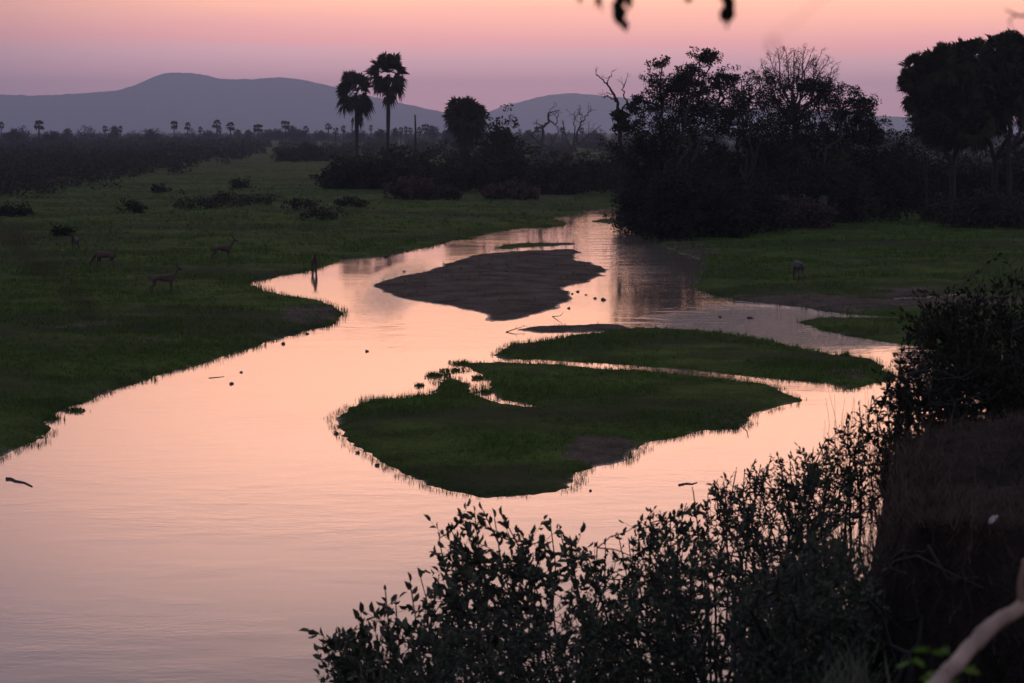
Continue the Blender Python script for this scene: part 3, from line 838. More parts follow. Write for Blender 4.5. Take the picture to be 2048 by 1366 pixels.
UB = [
    (1345, 474, 50, 330, "dark bush at the very foot of the tallest riverside tree, on the bank lip", M_LEAF_DARK),
    (1440, 470, 60, 380, "low dark bush bridging the water's edge bush and the bulging one", M_LEAF_DARK),
    (1600, 440, 80, 270, "tall dark bush hiding the trunk of the layered tree", M_LEAF_DARK),
    (1400, 440, 80, 270, "tall dark bush filling the space behind the tallest riverside tree", M_LEAF_DARK),
    (1500, 435, 80, 280, "tall dark bush filling the space behind the rounded riverside tree", M_LEAF_DARK),
    (1395, 468, 85, 350, "dark leafy bush at the water's edge under the tallest riverside tree", M_LEAF_DARK),
    (1480, 462, 85, 345, "rounded dark bush bulging onto the right bank grass below the layered trees", M_LEAF_DARK),
    (1560, 448, 70, 330, "dark bush behind the bulging one where the right bank grass begins", M_SCRUB),
    (1650, 445, 85, 300, "wide olive bush under the stepped foliage shelf of the layered tree", M_SCRUB),
    (1740, 440, 75, 290, "tall dark bush standing in the dip between layered tree and branched palms", M_LEAF_DARK),
    (1700, 425, 60, 320, "spiky low bush behind the tall one in the dip of the skyline", M_PALM),
    (1815, 420, 60, 262, "dark bush rounding up under the sky gap beside the branched palms", M_LEAF_DARK),
    (1880, 412, 80, 275, "dense dark bush at the foot of the broad branched palm", M_LEAF_DARK),
    (1960, 410, 80, 290, "dense reddish-black bush between the palm trunks", M_RUST),
    (2040, 415, 80, 270, "dark bush right of the clear forked palm stem", M_LEAF_DARK),
    (1985, 455, 90, 385, "low dark bush on the bare soil patch beyond the right bank grass", M_SCRUB),
    (1600, 455, 60, 400, "low reddish bush on the grass edge under the layered tree", M_RUST),
    (1900, 445, 50, 405, "smallest dusty bush beside the bare soil patch", M_SCRUB),
    (1255, 385, 50, 290, "thin grey-green bush below the crooked half-bare tree", M_SCRUB),
    (1205, 378, 50, 305, "grey bush in the thicket between the dead trees and the crooked one", M_SCRUB),
    (2120, 430, 90, 260, "dark bush closing the right edge behind the branched palms", M_LEAF_DARK),
]
for px, pb, rx, top, lb, m_ in UB:
    bush("bush", lb, px, pb, rx, top, mat=m_, group="bushes beneath the riverside trees")
# branches trailing into the water
D = 158
b0 = G(1300, 462, 0.3)
t = empty("leaning_bush", b0, "dark bush trailing drooping branches into the river at the bend", "bush")
mb = MB(); lf = MB()
for (a, b_, c_, d_) in [(1275, 425, 1240, 452), (1280, 435, 1252, 458), (1290, 430, 1268, 462), (1270, 410, 1235, 430), (1285, 445, 1275, 470), (1300, 440, 1290, 466), (1262, 395, 1240, 410), (1300, 420, 1262, 436)]:
    q = limb(mb, b0, P(a, b_, D), .10, .06, 6, .1, 5); q2 = limb(mb, q[-1], P(c_, d_, D - 2), .05, .02, 8, .12, 4, sag=.15)
    cs = q2[2:].repeat(5, 0) + rng.normal(size=(len(q2[2:]) * 5, 3)) * .35
    clump_leaves(lf, cs, np.full(len(cs), .42), 9, .26)
    cs = q.repeat(4, 0) + rng.normal(size=(len(q) * 4, 3)) * .7
    clump_leaves(lf, cs, np.full(len(cs), .7), 16, .28)
mb.build("trunk", M_BARK, t); lf.build("crown", M_LEAF_DARK, t)

# thicket behind the left meadow and under the tall palms: individual front bushes
TB = [
    (715, 378, 78, 312, "large round dark bush at the left end of the thicket under the tall palms", M_LEAF_DARK),
    (800, 375, 70, 300, "dark bush right of the large round one under the tall palms", M_LEAF_DARK),
    (880, 378, 70, 298, "dark bush between the tall palm pair and the squat palm", M_SCRUB),
    (960, 382, 70, 300, "dark bush under the squat fan palm", M_LEAF_DARK),
    (1035, 385, 60, 305, "dark bush left of the pale twisted dead tree", M_LEAF_DARK),
    (1110, 388, 60, 312, "dark bush between the pale dead tree and the antler-tipped one", M_SCRUB),
    (1170, 380, 50, 318, "dark low bush right of the antler-tipped dead tree", M_LEAF_DARK),
    (830, 398, 50, 362, "low rust-tinged bush in front of the thicket", M_RUST),
    (900, 400, 30, 372, "small low bush on the meadow before the thicket", M_SCRUB),
    (1020, 398, 50, 365, "low brownish bush before the pale dead tree", M_RUST),
    (610, 322, 55, 290, "low flat bush at the far end of the grassy gap", M_SCRUB),
    (1000, 330, 40, 228, "leafy tree with a loose crown right of the squat fan palm", M_LEAF_FAR),
    (265, 428, 26, 398, "small dark shrub alone on the left meadow", M_LEAF_DARK),
    (25, 432, 40, 408, "dark shrub on the left meadow near the edge of the scrub", M_LEAF_DARK),
    (125, 472, 20, 452, "low tuft-like shrub farther down the left meadow", M_LEAF_DARK),
    (320, 386, 16, 370, "small shrub between the scrub edge and the lone meadow shrub", M_SCRUB),
    (395, 418, 46, 385, "grey-brown low shrub patch in the middle of the meadow", M_SCRUB),
    (455, 414, 44, 378, "taller grey-brown shrub patch in the middle of the meadow", M_SCRUB),
    (520, 410, 34, 380, "thin grey-brown shrub at the right of the meadow patch", M_SCRUB),
    (640, 440, 40, 402, "low spreading shrub on the meadow above the river bank", M_SCRUB),
    (600, 420, 30, 388, "faint shrub behind the low spreading one above the bank", M_SCRUB),
    (700, 415, 34, 390, "low shrub on the grass before the large round bush", M_SCRUB),
    (480, 378, 18, 356, "small shrub at the grassy gap's near end", M_SCRUB),
]
for px, pb, rx, top, lb, m_ in TB:
    dn = 0.3 if pb > 375 and top > 350 and (m_ is M_SCRUB) else (.5 if px < 300 else 1.0)
    D_ = 290 if top == 228 else None
    bush("loose_tree" if D_ else "bush", lb, px, pb, rx, top, mat=m_, D=D_, leaf=.22 if pb > 400 else .38, n_each=20 if dn < 1 else 34, cat="tree" if D_ else "bush", group=None if D_ else "bushes of the meadow and thicket", dens=dn)

# scrub that reads as one mass: left flats, and the flats out to the horizon
def scrub_mass(name, label, n, region, leaf, n_each, mat, hmul=1.0, seed=0):
    """region(px, D) -> keep mask"""
    D_ = np.exp(rng.uniform(math.log(region[0]), math.log(region[1]), n))
    px = rng.uniform(region[2], region[3], n)
    py = 262 + CAM_Z / D_ * F
    k = region[4](px, py)
    D_, px = D_[k], px[k]
    x = (px - 1024) / F * D_
    h = rng.uniform(0.5, 1.0, len(x)) ** 1.5 * (2.6 + np.clip(D_ / 600, 0, 1.6)) * hmul
    mb = MB(); c = np.stack([x, D_, h * 0.42], 1)
    for j in range(3):
        off = rng.normal(size=(len(x), 3)) * np.array([1, 1, .35]) * h[:, None] * .45
        rr = h * .55
        rep = np.repeat(np.arange(len(x)), n_each)
        d = rand_dirs(len(rep)) * (rng.random(len(rep)) ** .4)[:, None]
        pos = (c + off)[rep] + d * rr[rep][:, None]; pos[:, 2] = np.maximum(pos[:, 2], 0.3)
        s = leaf * np.clip(D_ / 320, .8, 4.0)[rep] * rng.uniform(.6, 1.3, len(rep))
        add_leaves(mb, pos, d + .5 * rand_dirs(len(rep)), s, s * .6)
    return tag(mb.build(name, mat), label, "scrub", kind='stuff')


edge_l = lambda px: np.interp(px, [-600, 0, 60, 150, 290, 320, 430, 500, 520, 545], [430, 412, 400, 388, 362, 345, 332, 318, 300, 285])
scrub_mass("scrub", "dense dark scrub covering the flats beyond the left meadow", 4200, (195, 1300, -700, 560, lambda px, py: py < edge_l(px) + rng.normal(size=len(px)) * 5 + fbm(px / 60, px * 0, 81, 3) * 46), .46, 24, M_SCRUB)
scrub_mass("scrub", "dense scrub filling the plain behind the tall palms and dead trees", 1500, (265, 1800, 560, 2700, lambda px, py: (py < np.interp(px, [540, 640, 700, 1250, 1300, 2700], [322, 324, 362, 376, 360, 380]) + rng.normal(size=len(px)) * 3)), .42, 40, M_SCRUB)
scrub_mass("far_woodland", "far strip of low woodland along the horizon", 1500, (1500, 3600, -900, 3000, lambda px, py: py > 0), .5, 30, M_LEAF_FAR, hmul=1.35)

# horizon trees, each its own
def proto_palm(R=2.6, H=11.0, n=22, lo=-1.2):
    t = empty("distant_palm", (0, 0, 0), "x", "palm tree"); mb = MB()
    mb.tube([(0, 0, -.3), (.1, 0, H * .5), (0, 0, H)], [.38, .34, .3], 6); mb.build("trunk", M_BARK, t)
    c = MB(); palm_crown(c, np.array([0, 0, H]), R, n, lo, 1.45, .6, 9); c.build("crown", M_PALM, t); return t
def proto_tree(W=4.0, H=9.0, n=60, leaf=.6, thin=False):
    t = empty("distant_tree", (0, 0, 0), "x", "tree"); mb = MB(); c = MB()
    limb(mb, (0, 0, -.3), (0, 0, H * .55), .35, .2, 5, .05, 6)
    cs = rand_dirs(n) * (rng.random(n) ** .4)[:, None] * np.array([W, W, H * .34]) + np.array([0, 0, H * .62])
    for q in cs[:14]: limb(mb, (0, 0, H * .4), q, .14, .05, 5, .1, 4)
    clump_leaves(c, cs, np.full(n, W * .26), 8 if thin else 22, leaf)
    mb.build("trunk", M_BARK, t); c.build("crown", M_LEAF_FAR, t); return t
protos = {'p': proto_palm(2.0), 'q': proto_palm(2.5, 12, 30, -.9), 't': proto_tree(2.6), 'w': proto_tree(2.8, 8, 30, .45, True), 'b': proto_tree(3.6, 7, 80, .6)}
unused = {k: True for k in protos}
def place(kind, x, D, s, rz, label, group):
    pr = protos[kind]
    if unused[kind]: o = pr; unused[kind] = False
    else:
        o = pr.copy(); COL.objects.link(o)
        for ch in pr.children:
            c = ch.copy(); COL.objects.link(c); c.parent = o
    o.location = (x, D, 0.2); o.scale = (s * rng.uniform(.8, 1.25), s * rng.uniform(.8, 1.25), s); o.rotation_euler = (0, 0, rz)
    o['label'] = label; o['group'] = group
    return o
HT = {'p': (13.0, "distant palm"), 'q': (14.4, "distant palm"), 't': (9.3, "distant tree"), 'w': (8.3, "distant tree"), 'b': (7.7, "distant tree")}
HZ = [('p', 8, 243, "small distant palm at the far left end of the horizon"), ('w', 52, 248, "wispy distant tree right of the first small palm on the horizon"), ('q', 83, 239, "dark distant palm with the tall blob of a crown below the hill's left shoulder"),
      ('b', 32, 254, "low distant bushy tree between the first two palms on the horizon"), ('t', 140, 254, "low distant tree right of the tall blob-crowned palm"), ('w', 173, 248, "thin distant tree, first of the wispy pair under the hill slope"),
      ('w', 192, 250, "thin distant tree, second of the wispy pair under the hill slope"), ('p', 215, 251, "tiny distant palm between the wispy pair and the dark tree"), ('t', 233, 249, "dark dense distant tree under the hill slope"), ('p', 245, 251, "distant palm touching the dark dense tree"),
      ('w', 288, 254, "faint distant tree under the rise of the hill"), ('t', 305, 255, "low distant tree under the hill's steep shoulder"), ('w', 322, 253, "ragged distant tree just left of the row of dark palms"), ('q', 352, 240, "broadest dark distant palm below the hill's summit"),
      ('p', 379, 244, "distant palm beside the broadest one below the summit"), ('w', 392, 254, "low wispy tree between the summit palms"), ('p', 404, 252, "tiny slim palm right of the pair below the summit"), ('b', 420, 258, "low dark bushy tree under the hill saddle"),
      ('p', 437, 239, "tallest slim distant palm under the hill saddle"), ('p', 443, 254, "tiny palm at the foot of the tallest slim one"), ('q', 464, 243, "distant palm with drooping crown right of the tallest slim one"), ('t', 478, 256, "low round distant tree right of the drooping palm"),
      ('t', 500, 257, "low round distant tree left of the dark woodland block"), ('q', 519, 247, "dark distant palm at the left end of the dark woodland block"), ('b', 540, 256, "bushy tree at the left of the dark woodland block"), ('b', 562, 255, "bushy tree in the middle of the dark woodland block"),
      ('q', 573, 240, "tallest palm above the dark woodland block"), ('t', 586, 248, "round tree leaning on the tallest block palm"), ('b', 598, 256, "bushy tree at the right of the dark woodland block"), ('p', 614, 251, "distant palm just past the dark woodland block"),
      ('p', 659, 246, "small distant palm left of the ragged tall palm"), ('p', 673, 254, "tiny palm beside the ragged tall palm's crown"), ('p', 689, 250, "distant palm directly left of the ragged tall palm's stem"), ('b', 645, 259, "low bushy mound of a tree left of the tall palms"),
      ('p', 743, 249, "distant palm between the two tall palm stems"), ('t', 762, 255, "round tree just left of the tallest palm's stem"), ('t', 792, 253, "distant tree first in the row right of the tallest palm"), ('p', 803, 253, "palm second in the row right of the tallest palm"),
      ('p', 814, 252, "palm third in the row right of the tallest palm"), ('p', 823, 254, "palm fourth in the row, against the bare dead stem"), ('p', 840, 253, "palm right after the bare dead stem"), ('q', 852, 247, "broad distant palm in the row near the squat palm"),
      ('t', 864, 248, "round distant tree at the end of the palm row"), ('t', 892, 257, "low distant tree left of the squat palm"), ('p', 1040, 257, "distant palm right of the loose-crowned tree"), ('q', 1076, 252, "distant palm seen through the pale dead tree"),
      ('q', 1125, 253, "distant palm between the two dead trees"), ('p', 1163, 254, "distant palm behind the antler-tipped dead tree"), ('t', 1058, 257, "low distant tree left of the pale dead tree"), ('w', 1205, 254, "wispy distant tree left of the crooked half-bare tree"),
      ('b', 1190, 258, "low distant bushy tree beside the antler-tipped dead tree"), ('b', 960, 256, "bushy tree behind the squat palm's trunk"), ('b', 905, 258, "low bushy tree just left of the squat palm's trunk"), ('w', 268, 258, "faint low tree in the gap on the horizon"),
      ('b', 110, 259, "low bushy tree under the left shoulder of the hill"), ('b', 715, 257, "bushy tree behind the ragged tall palm's stem")]
for i, (k, px, top, lb) in enumerate(HZ):
    hh, _ = HT[k]
    sc_ = [0.85, 1.0, 1.15, .93][i % 4]
    D_ = rng.uniform(780, 1150) if k in 'pq' else rng.uniform(850, 1250)
    sc_ = ((262 - top) / F * D_ + CAM_Z - .2) / hh
    place(k, (px - 1024) / F * D_, D_, sc_, rng.uniform(0, 6.28), lb, "trees along the horizon")

# ------------------------------------------------------------------ near bank (where the photographer stands)
def plateau(x, y):
    """signed distance-like value: positive on the high bank"""
    n = fbm(x * 0.9, y * 0.9, 61, 4) * 0.8 + fbm(x * 4, y * 4, 62, 3) * 0.18
    ex = np.interp(y, [-12, 2.0, 3.5, 6, 8.5, 10, 10.9, 11.5, 13.0, 14.2, 14.8, 15.6, 17.5, 20, 26], [-9, -6, 2.0, 2.9, 3.4, 3.1, 2.55, 2.02, 2.22, 2.45, 2.8, 3.8, 5.0, 6.0, 8.0])
    return (x - ex) + n * 0.35


xs = np.arange(-26, 26, 0.11); ys = np.arange(-12, 30, 0.09)
YB, XB = np.meshgrid(ys, xs, indexing='ij')
def bank_z(x, y):
    pl = plateau(x, y)
    top = 5.62 + np.clip(x - 2.2, 0, 2) * .13 + np.clip((8 - y) * 0.08, 0, 0.6) + fbm(x * .9, y * .9, 65, 3) * .42 - np.clip(y - 14.4, 0, 50) * .3 * (x > 2)
    yy_ = np.maximum(y, .5); ratio = np.clip(x / yy_, -.6, .21)
    slope = 8 - .223 * yy_ - (0.18 - ratio) * yy_ * 2.2 - .3 - np.clip(y - 16, 0, 50) * .55 + fbm(x * .6, y * .6, 66, 4) * .5
    slope = slope - np.clip(ratio - .176, 0, .034) * yy_ * 8
    slope = np.minimum(slope, 6.1)
    wd = 0.4 + 1.3 * np.clip((x - 2.7) / 1.0, 0, 1) * (y < 12.5)
    k = np.clip(pl / wd + 0.1, 0, 1); k = k * k * (3 - 2 * k)
    z = slope * (1 - k) + top * k + fbm(x * 5, y * 5, 67, 3) * (.12 + 1.6 * k * (1 - k)) + fbm(x * 1.7, y * 1.7, 68, 3) * 1.6 * k * (1 - k)
    fade = np.clip((y - 21.0) / 5, 0, 1)
    z = z * (1 - fade) - 1.5 * fade
    return np.maximum(z, -1.5)
ZB = bank_z(XB, YB)
Vb = np.stack([XB, YB, ZB], -1).reshape(-1, 3)
ii = np.arange(len(Vb)).reshape(XB.shape)
m_, nt, out = mat_new("bank_earth")
g = nt.new('ShaderNodeNewGeometry'); pos = g.outputs['Position']
n1 = nt.noise(nt.vscale(pos, (1, 1, .35)), 3.0, 6, .7); n2 = nt.noise(pos, 16, 4, .7)
p = nt.new('ShaderNodeBsdfPrincipled'); p.inputs['Roughness'].default_value = 1; p.inputs['Specular IOR Level'].default_value = .1
nt.l.new(nt.mix(nt.maprange(nt.math('ADD', n1, nt.math('MULTIPLY', n2, .4)), .5, .9), (0.008, 0.006, 0.005, 1), (0.036, 0.025, 0.020, 1)), p.inputs['Base Color'])
b = nt.new('ShaderNodeBump'); b.inputs['Distance'].default_value = .16; nt.l.new(nt.math('ADD', n1, nt.math('MULTIPLY', n2, .3)), b.inputs['Height']); nt.l.new(b.outputs[0], p.inputs['Normal'])
nt.l.new(p.outputs[0], out.inputs[0]); M_EARTH = m_
mb = MB(); mb.add(Vb, np.stack([ii[:-1, :-1], ii[:-1, 1:], ii[1:, 1:], ii[1:, :-1]], -1).reshape(-1, 4))
tag(mb.build("river_bank", M_EARTH, smooth=True), kind='structure')

# dry grass matting the high bank and hanging over its lip
N = 90000
bx = rng.uniform(1.5, 9, N); by = rng.uniform(5, 19, N)
pl = plateau(bx, by)
k = (pl > 0.12) & (rng.random(N) < np.clip(fbm(bx * 1.2, by * 1.2, 70, 3) * 3 + .75, .1, 1))
bz = bank_z(bx, by)
b3 = np.stack([bx, by, bz], 1)[k]
mb = MB(); blades(mb, b3, np.full(len(b3), .06), .11, .0026, 3)
# longer stems matted on the steep face
N = 26000
bx = rng.uniform(1.5, 8, N); by = rng.uniform(5, 15, N); pl = plateau(bx, by)
k = (pl > -.1) & (pl < .3) & (vnoise(bx * 3, by * 3, 93) > .62)
b3 = np.stack([bx, by, bank_z(bx, by)], 1)[k]
blades(mb, b3, np.full(len(b3), .16), .14, .003, 2)
N = 9000
bx = rng.uniform(1.7, 7, N); by = rng.uniform(10.2, 15.5, N); pl = plateau(bx, by)
k = (pl > -.05) & (pl < .5) & (vnoise(bx * 2.2, by * 2.2, 91) > .4)
b3 = np.stack([bx, by, bank_z(bx, by)], 1)[k]
blades(mb, b3, np.full(len(b3), .2), .2, .003, 3)
tag(mb.build("dry_grass", M_DRYGRASS), "matted dry brown grass covering the high earth bank", "grass", kind='stuff')
# grass and weeds on the lower slope
N = 60000
bx = rng.uniform(-14, 8, N); by = rng.uniform(6, 23, N); bz = bank_z(bx, by)
k = (plateau(bx, by) < 0) & (bz > 0.02) & (bx / by < .18)
b3 = np.stack([bx, by, bz], 1)[k]
mb = MB(); blades(mb, b3, np.where(b3[:, 0] / b3[:, 1] > .08, .13, .28), .12, .005, 3)
tag(mb.build("slope_weeds", M_BUSH), "rank grass and weeds on the slope under the shrubs", "weeds", kind='stuff')

def hit(px, py):
    """where the sight line through a photo pixel meets the near bank"""
    x, y, z = ray(px, py); k = np.arange(6, 19, .03) / y
    hz = bank_z(x * k, y * k); i = np.argmax(CAM_Z + z * k < hz)
    return np.array([x * k[i], y * k[i], hz[i]])


t = MB(); r0 = hit(1790, 1000)
for i in range(20):
    px = rng.uniform(1735, 2060); py = rng.uniform(960, 1180); a_ = hit(px, py) - np.array([0, .05, 0]); q = [a_]
    for k in range(9):
        q.append(q[-1] + np.array([rng.normal() * .05, -rng.uniform(0, .03), -rng.uniform(.03, .12)]))
    t.tube(np.array(q), np.linspace(rng.uniform(.003, .007), .001, 10), 4)
for pp_ in ([(1738, 1190), (1762, 1130), (1800, 1105), (1848, 1100)], [(1700, 1250), (1745, 1160), (1790, 1118), (1830, 1140), (1900, 1200), (1960, 1230)], [(1850, 1140), (1890, 1190), (1950, 1250)]):
    t.tube(np.array([hit(a, b_) - np.array([0, .06, 0]) for a, b_ in pp_]), np.linspace(.011, .004, len(pp_)), 5)
tag(t.build("exposed_roots", M_ROOT, origin=r0), "tangle of thin roots hanging down the cut earth bank", "roots", kind='stuff')

# ------------------------------------------------------------------ foreground shrubs
def shrub(name, label, base, sil, D0, D1, n_main, n_twig, leafL, leafW, mat=None, stem_mat=None, bottom=1420, leaves_per=16, twigL=0.55, cat="shrub", group=None, top_bias=1.0, up=0.35, rag=10):
    """sil: crown outline (px, py); stems run from the base to tips under it"""
    base = np.asarray(base, float)
    t = empty(name, base, label, cat, group)
    st = MB(); lf = MB()
    sil = np.array(sil, float)
    mains = []
    for i in range(n_main):
        px = sil[0, 0] + (sil[-1, 0] - sil[0, 0]) * (i + rng.uniform(.2, .8)) / n_main
        py = np.interp(px, sil[:, 0], sil[:, 1]) + rng.uniform(8, 30)
        tip = P(px, py, rng.uniform(D0, D1))
        b0 = base + np.array([rng.normal() * .3, rng.normal() * .3, 0])
        c = b0 * .55 + tip * .45 + np.array([rng.normal() * .35, rng.normal() * .2, np.linalg.norm(tip - b0) * rng.uniform(.02, .22)])
        tt = np.linspace(0, 1, 14)[:, None]
        q = (1 - tt) ** 2 * b0 + 2 * tt * (1 - tt) * c + tt ** 2 * tip
        q[1:-1] += rng.normal(size=(12, 3)) * .025
        st.tube(q, np.linspace(.022, .005, 14), 5); mains.append(q)
    allp = np.concatenate([m[3:] for m in mains])
    pos, axs = [], []
    def leafy(q, n, first=.15):
        f = np.sort(rng.uniform(first, 1, n)); f[-1] = 1.0
        kk = f * (len(q) - 1); i0 = np.minimum(kk.astype(int), len(q) - 2)
        o = q[i0] + (q[i0 + 1] - q[i0]) * (kk - i0)[:, None]
        d0 = unit(q[i0 + 1] - q[i0])
        sd = rng.normal(size=(n, 3)); sd -= d0 * (sd * d0).sum(1)[:, None]; sd = unit(sd)
        a = unit(d0 * .75 + sd * .8 + np.array([0, 0, .15])); a[-1] = d0[-1]
        pos.append(o); axs.append(a)
    for m in mains:
        leafy(m, int(leaves_per * 2.2), .55)
    for i in range(n_twig):
        px = rng.uniform(sil[0, 0], sil[-1, 0]); s0 = np.interp(px, sil[:, 0], sil[:, 1])
        py = s0 + (bottom - s0) * rng.random() ** top_bias + abs(rng.normal()) * 16 - rag * rng.random() ** 3
        px += rng.normal() * rag * .3
        if vnoise(np.array([px / 46.0]), np.array([py / 46.0]), 12)[0] < .40 and rng.random() < .85: continue
        tip = P(px, py, rng.uniform(D0, D1))
        cand = allp[rng.choice(len(allp), min(60, len(allp)), replace=False)]
        dv = tip - cand; sc2 = np.linalg.norm(dv, axis=1) + (dv[:, 2] < 0.1) * 1.2
        o = cand[np.argmin(sc2)]
        L = np.linalg.norm(tip - o)
        q = limb(st, o, tip, .007, .0022, 8, .10, 3, sag=-.08)
        if L > twigL * 1.8: q = q[3:]
        leafy(q, leaves_per)
        if rng.random() < .5:
            d = unit(rng.normal(size=3) + np.array([0, 0, up])); o2 = q[len(q) // 2]
            q2 = limb(st, o2, o2 + d * twigL * rng.uniform(.4, .8), .004, .0015, 6, .12, 3)
            leafy(q2, leaves_per // 2)
    pos = np.concatenate(pos); axs = np.concatenate(axs)
    s = leafL * rng.uniform(.35, 1.3, len(pos))
    add_leaves(lf, pos, axs, s, s * leafW, near=True)
    st.build("stems", stem_mat or M_BARK, t); lf.build("leaves", mat or M_BUSH, t)
    return t


def bank_pt(x, y): return np.array([x, y, float(bank_z(np.array([x]), np.array([y]))[0])])
SG = None
shrub("leafy_shrub", "foreground shrub at the lower left of the tangle, arching sprays over pale water", bank_pt(-.4, 14.5),
      [(632, 1292), (690, 1245), (742, 1236), (765, 1165), (800, 1175), (850, 1130), (890, 1140), (930, 1120), (980, 1160)], 14.5, 17.5, 12, 210, .085, .55, leaves_per=15)
shrub("leafy_shrub", "tallest foreground shrub whose leafy tip touches the low grass island", bank_pt(.7, 16),
      [(872, 1060), (900, 1050), (935, 1000), (962, 992), (985, 1020), (1020, 1018), (1040, 1050), (1075, 1060), (1095, 1035), (1115, 1030), (1150, 1080), (1180, 1100)], 15.5, 18.5, 14, 280, .085, .55, leaves_per=15)
shrub("leafy_shrub", "foreground shrub with upright sprays right of the tallest one", bank_pt(1.3, 17),
      [(1160, 1085), (1200, 1085), (1235, 1060), (1260, 1075), (1290, 1025), (1310, 1012), (1350, 1020), (1380, 975), (1395, 968), (1420, 1010)], 15.5, 19, 12, 250, .075, .5, leaves_per=15)
shrub("twiggy_shrub", "reddish fine-twigged shrub dense against the pink water", bank_pt(2.2, 17.5),
      [(1405, 985), (1430, 955), (1470, 935), (1500, 912), (1540, 905), (1580, 915), (1620, 930), (1660, 960)], 17, 20, 14, 330, .045, .4, mat=M_BUSH_RED, leaves_per=18, bottom=1180, twigL=.4)
shrub("leafy_shrub", "green shrub growing through the reddish one, with pointed shoots on top", bank_pt(2.3, 16),
      [(1420, 950), (1440, 960), (1480, 950), (1520, 925), (1555, 885), (1570, 880), (1590, 920), (1620, 910), (1650, 900), (1690, 905), (1720, 930)], 15, 18, 14, 330, .065, .45, leaves_per=15)
shrub("leafy_shrub", "shaded lower shrub filling the foot of the slope beneath the earth bank", bank_pt(1.4, 12.5),
      [(1180, 1150), (1260, 1120), (1340, 1090), (1420, 1060), (1500, 1040), (1580, 1020), (1660, 990), (1730, 985), (1765, 1040)], 11.5, 14.5, 16, 560, .05, .5, leaves_per=16)
shrub("leafy_shrub", "shrub of small leaves along the bottom of the slope beneath the tall shrubs", bank_pt(0.2, 12.5),
      [(700, 1330), (780, 1280), (880, 1240), (980, 1200), (1080, 1180), (1180, 1170), (1260, 1180)], 12, 14.5, 12, 330, .05, .5, leaves_per=16, bottom=1460)
shrub("leafy_shrub", "sparse tall shoots with few leaves against the water left of the big dark bush", bank_pt(3.0, 17.2),
      [(1600, 890), (1640, 875), (1670, 840), (1690, 850), (1710, 800), (1735, 770), (1760, 790), (1790, 840)], 16.5, 18.5, 9, 110, .06, .45, leaves_per=10, bottom=1000)
shrub("leafy_shrub", "low tangle of small leaves at the very foot of the earth bank's cut face", bank_pt(1.7, 11),
      [(1480, 1180), (1540, 1130), (1600, 1090), (1660, 1060), (1700, 1060), (1735, 1130)], 10.0, 12, 12, 330, .045, .45, leaves_per=15, bottom=1420, rag=30, twigL=.35)
# grass stems among the sparse shoots
mb = MB()
for i in range(46):
    px = rng.uniform(1640, 1760); b0 = P(px + rng.uniform(-20, 40), 930, 17.6); tp = P(px, rng.uniform(775, 880), 17.6 + rng.uniform(-.5, .5))
    limb(mb, b0 - np.array([0, 0, .9]), tp, .004, .0012, 7, .05, 3, sag=.02)
tag(mb.build("tall_grass", M_DRYGRASS, origin=bank_pt(3.2, 17.6)), "tuft of tall thin bent grass stems against the water", "grass")
shrub("dark_shrub", "big dark bush on the bank edge, its small leaves overhanging the right channel", bank_pt(4.1, 18),
      [(1795, 690), (1810, 660), (1835, 610), (1860, 585), (1900, 580), (1940, 575), (1975, 545), (2020, 550), (2060, 560), (2120, 555)], 16.8, 20.5, 18, 860, .055, .5, mat=M_LEAF_DARK, leaves_per=18, bottom=930, rag=55, twigL=.45)
shrub("dark_shrub", "lower part-shaded bush in front of the big dark one, thick down to the bank grass", bank_pt(3.6, 17),
      [(1740, 790), (1770, 770), (1800, 740), (1840, 700), (1900, 680), (1980, 680), (2060, 690), (2120, 690)], 16, 18, 18, 760, .05, .5, mat=M_LEAF_DARK, leaves_per=18, bottom=960, rag=60, twigL=.4)

# ------------------------------------------------------------------ things close to the lens
# pale branch, lower corner
D = 5.2
mb = MB()
pp = [(1700, 1620, 4.6), (1780, 1480, 4.8), (1850, 1400, 5.0), (1895, 1345, 5.1), (1945, 1290, 5.2), (2000, 1240, 5.25), (2060, 1205, 5.3), (2160, 1150, 5.4), (2300, 1090, 5.5)]
q = np.array([P(a, b_, d) for a, b_, d in pp]); kk = np.linspace(0, len(q) - 1, 48); q = np.stack([np.interp(kk, np.arange(len(q)), q[:, c]) for c in range(3)], 1)
q[1:-1] += rng.normal(size=(46, 3)) * .002
mb.tube(q, np.interp(np.arange(48) % 13, [0, 2, 6, 11, 12], [1.12, 1.0, .98, 1.0, 1.08]) * np.linspace(.024, .018, 48) * (1 + .015 * rng.normal(size=48)), 14)
o1 = P(2050, 1212, 5.3)
mb.tube([o1, P(2044, 1195, 5.28), P(2042, 1165, 5.25), P(2050, 1120, 5.2)], [.014, .011, .009, .006], 7)
gb0 = P(1700, 1620, 4.6); 
mb.tube([gb0, gb0 + np.array([-.2, -.25, -.6]), gb0 + np.array([-.3, -.4, -1.9])], [.026, .036, .05], 10)
tag(mb.build("fallen_branch", M_LOG, smooth=True, origin=gb0), "pale bare branch slanting up across the foreground, out of focus", "branch")
# fresh green sprig beside it
b0 = P(1860, 1430, 5.3); t = empty("green_sprig", b0 - np.array([0, 0, .8]), "bright green sprig of compound leaves beside the pale branch", "plant")
st = MB(); lf = MB()
gg = b0 - np.array([0, 0, .8])
for (a, b_) in [(1822, 1320), (1860, 1302), (1900, 1310), (1850, 1350), (1925, 1340), (1800, 1380)]:
    q = limb(st, gg, P(a, b_, 5.3 + rng.uniform(-.15, .15)), .006, .002, 10, .05, 4, sag=.06)
    qq = q[6:].repeat(3, 0); n = len(qq)
    sd = rng.normal(size=(n, 3)) * np.array([1, .6, .25])
    add_leaves(lf, qq, sd, .05, .022, near=True)
st.build("stems", M_BARK, t); lf.build("leaves", M_BRIGHT, t)
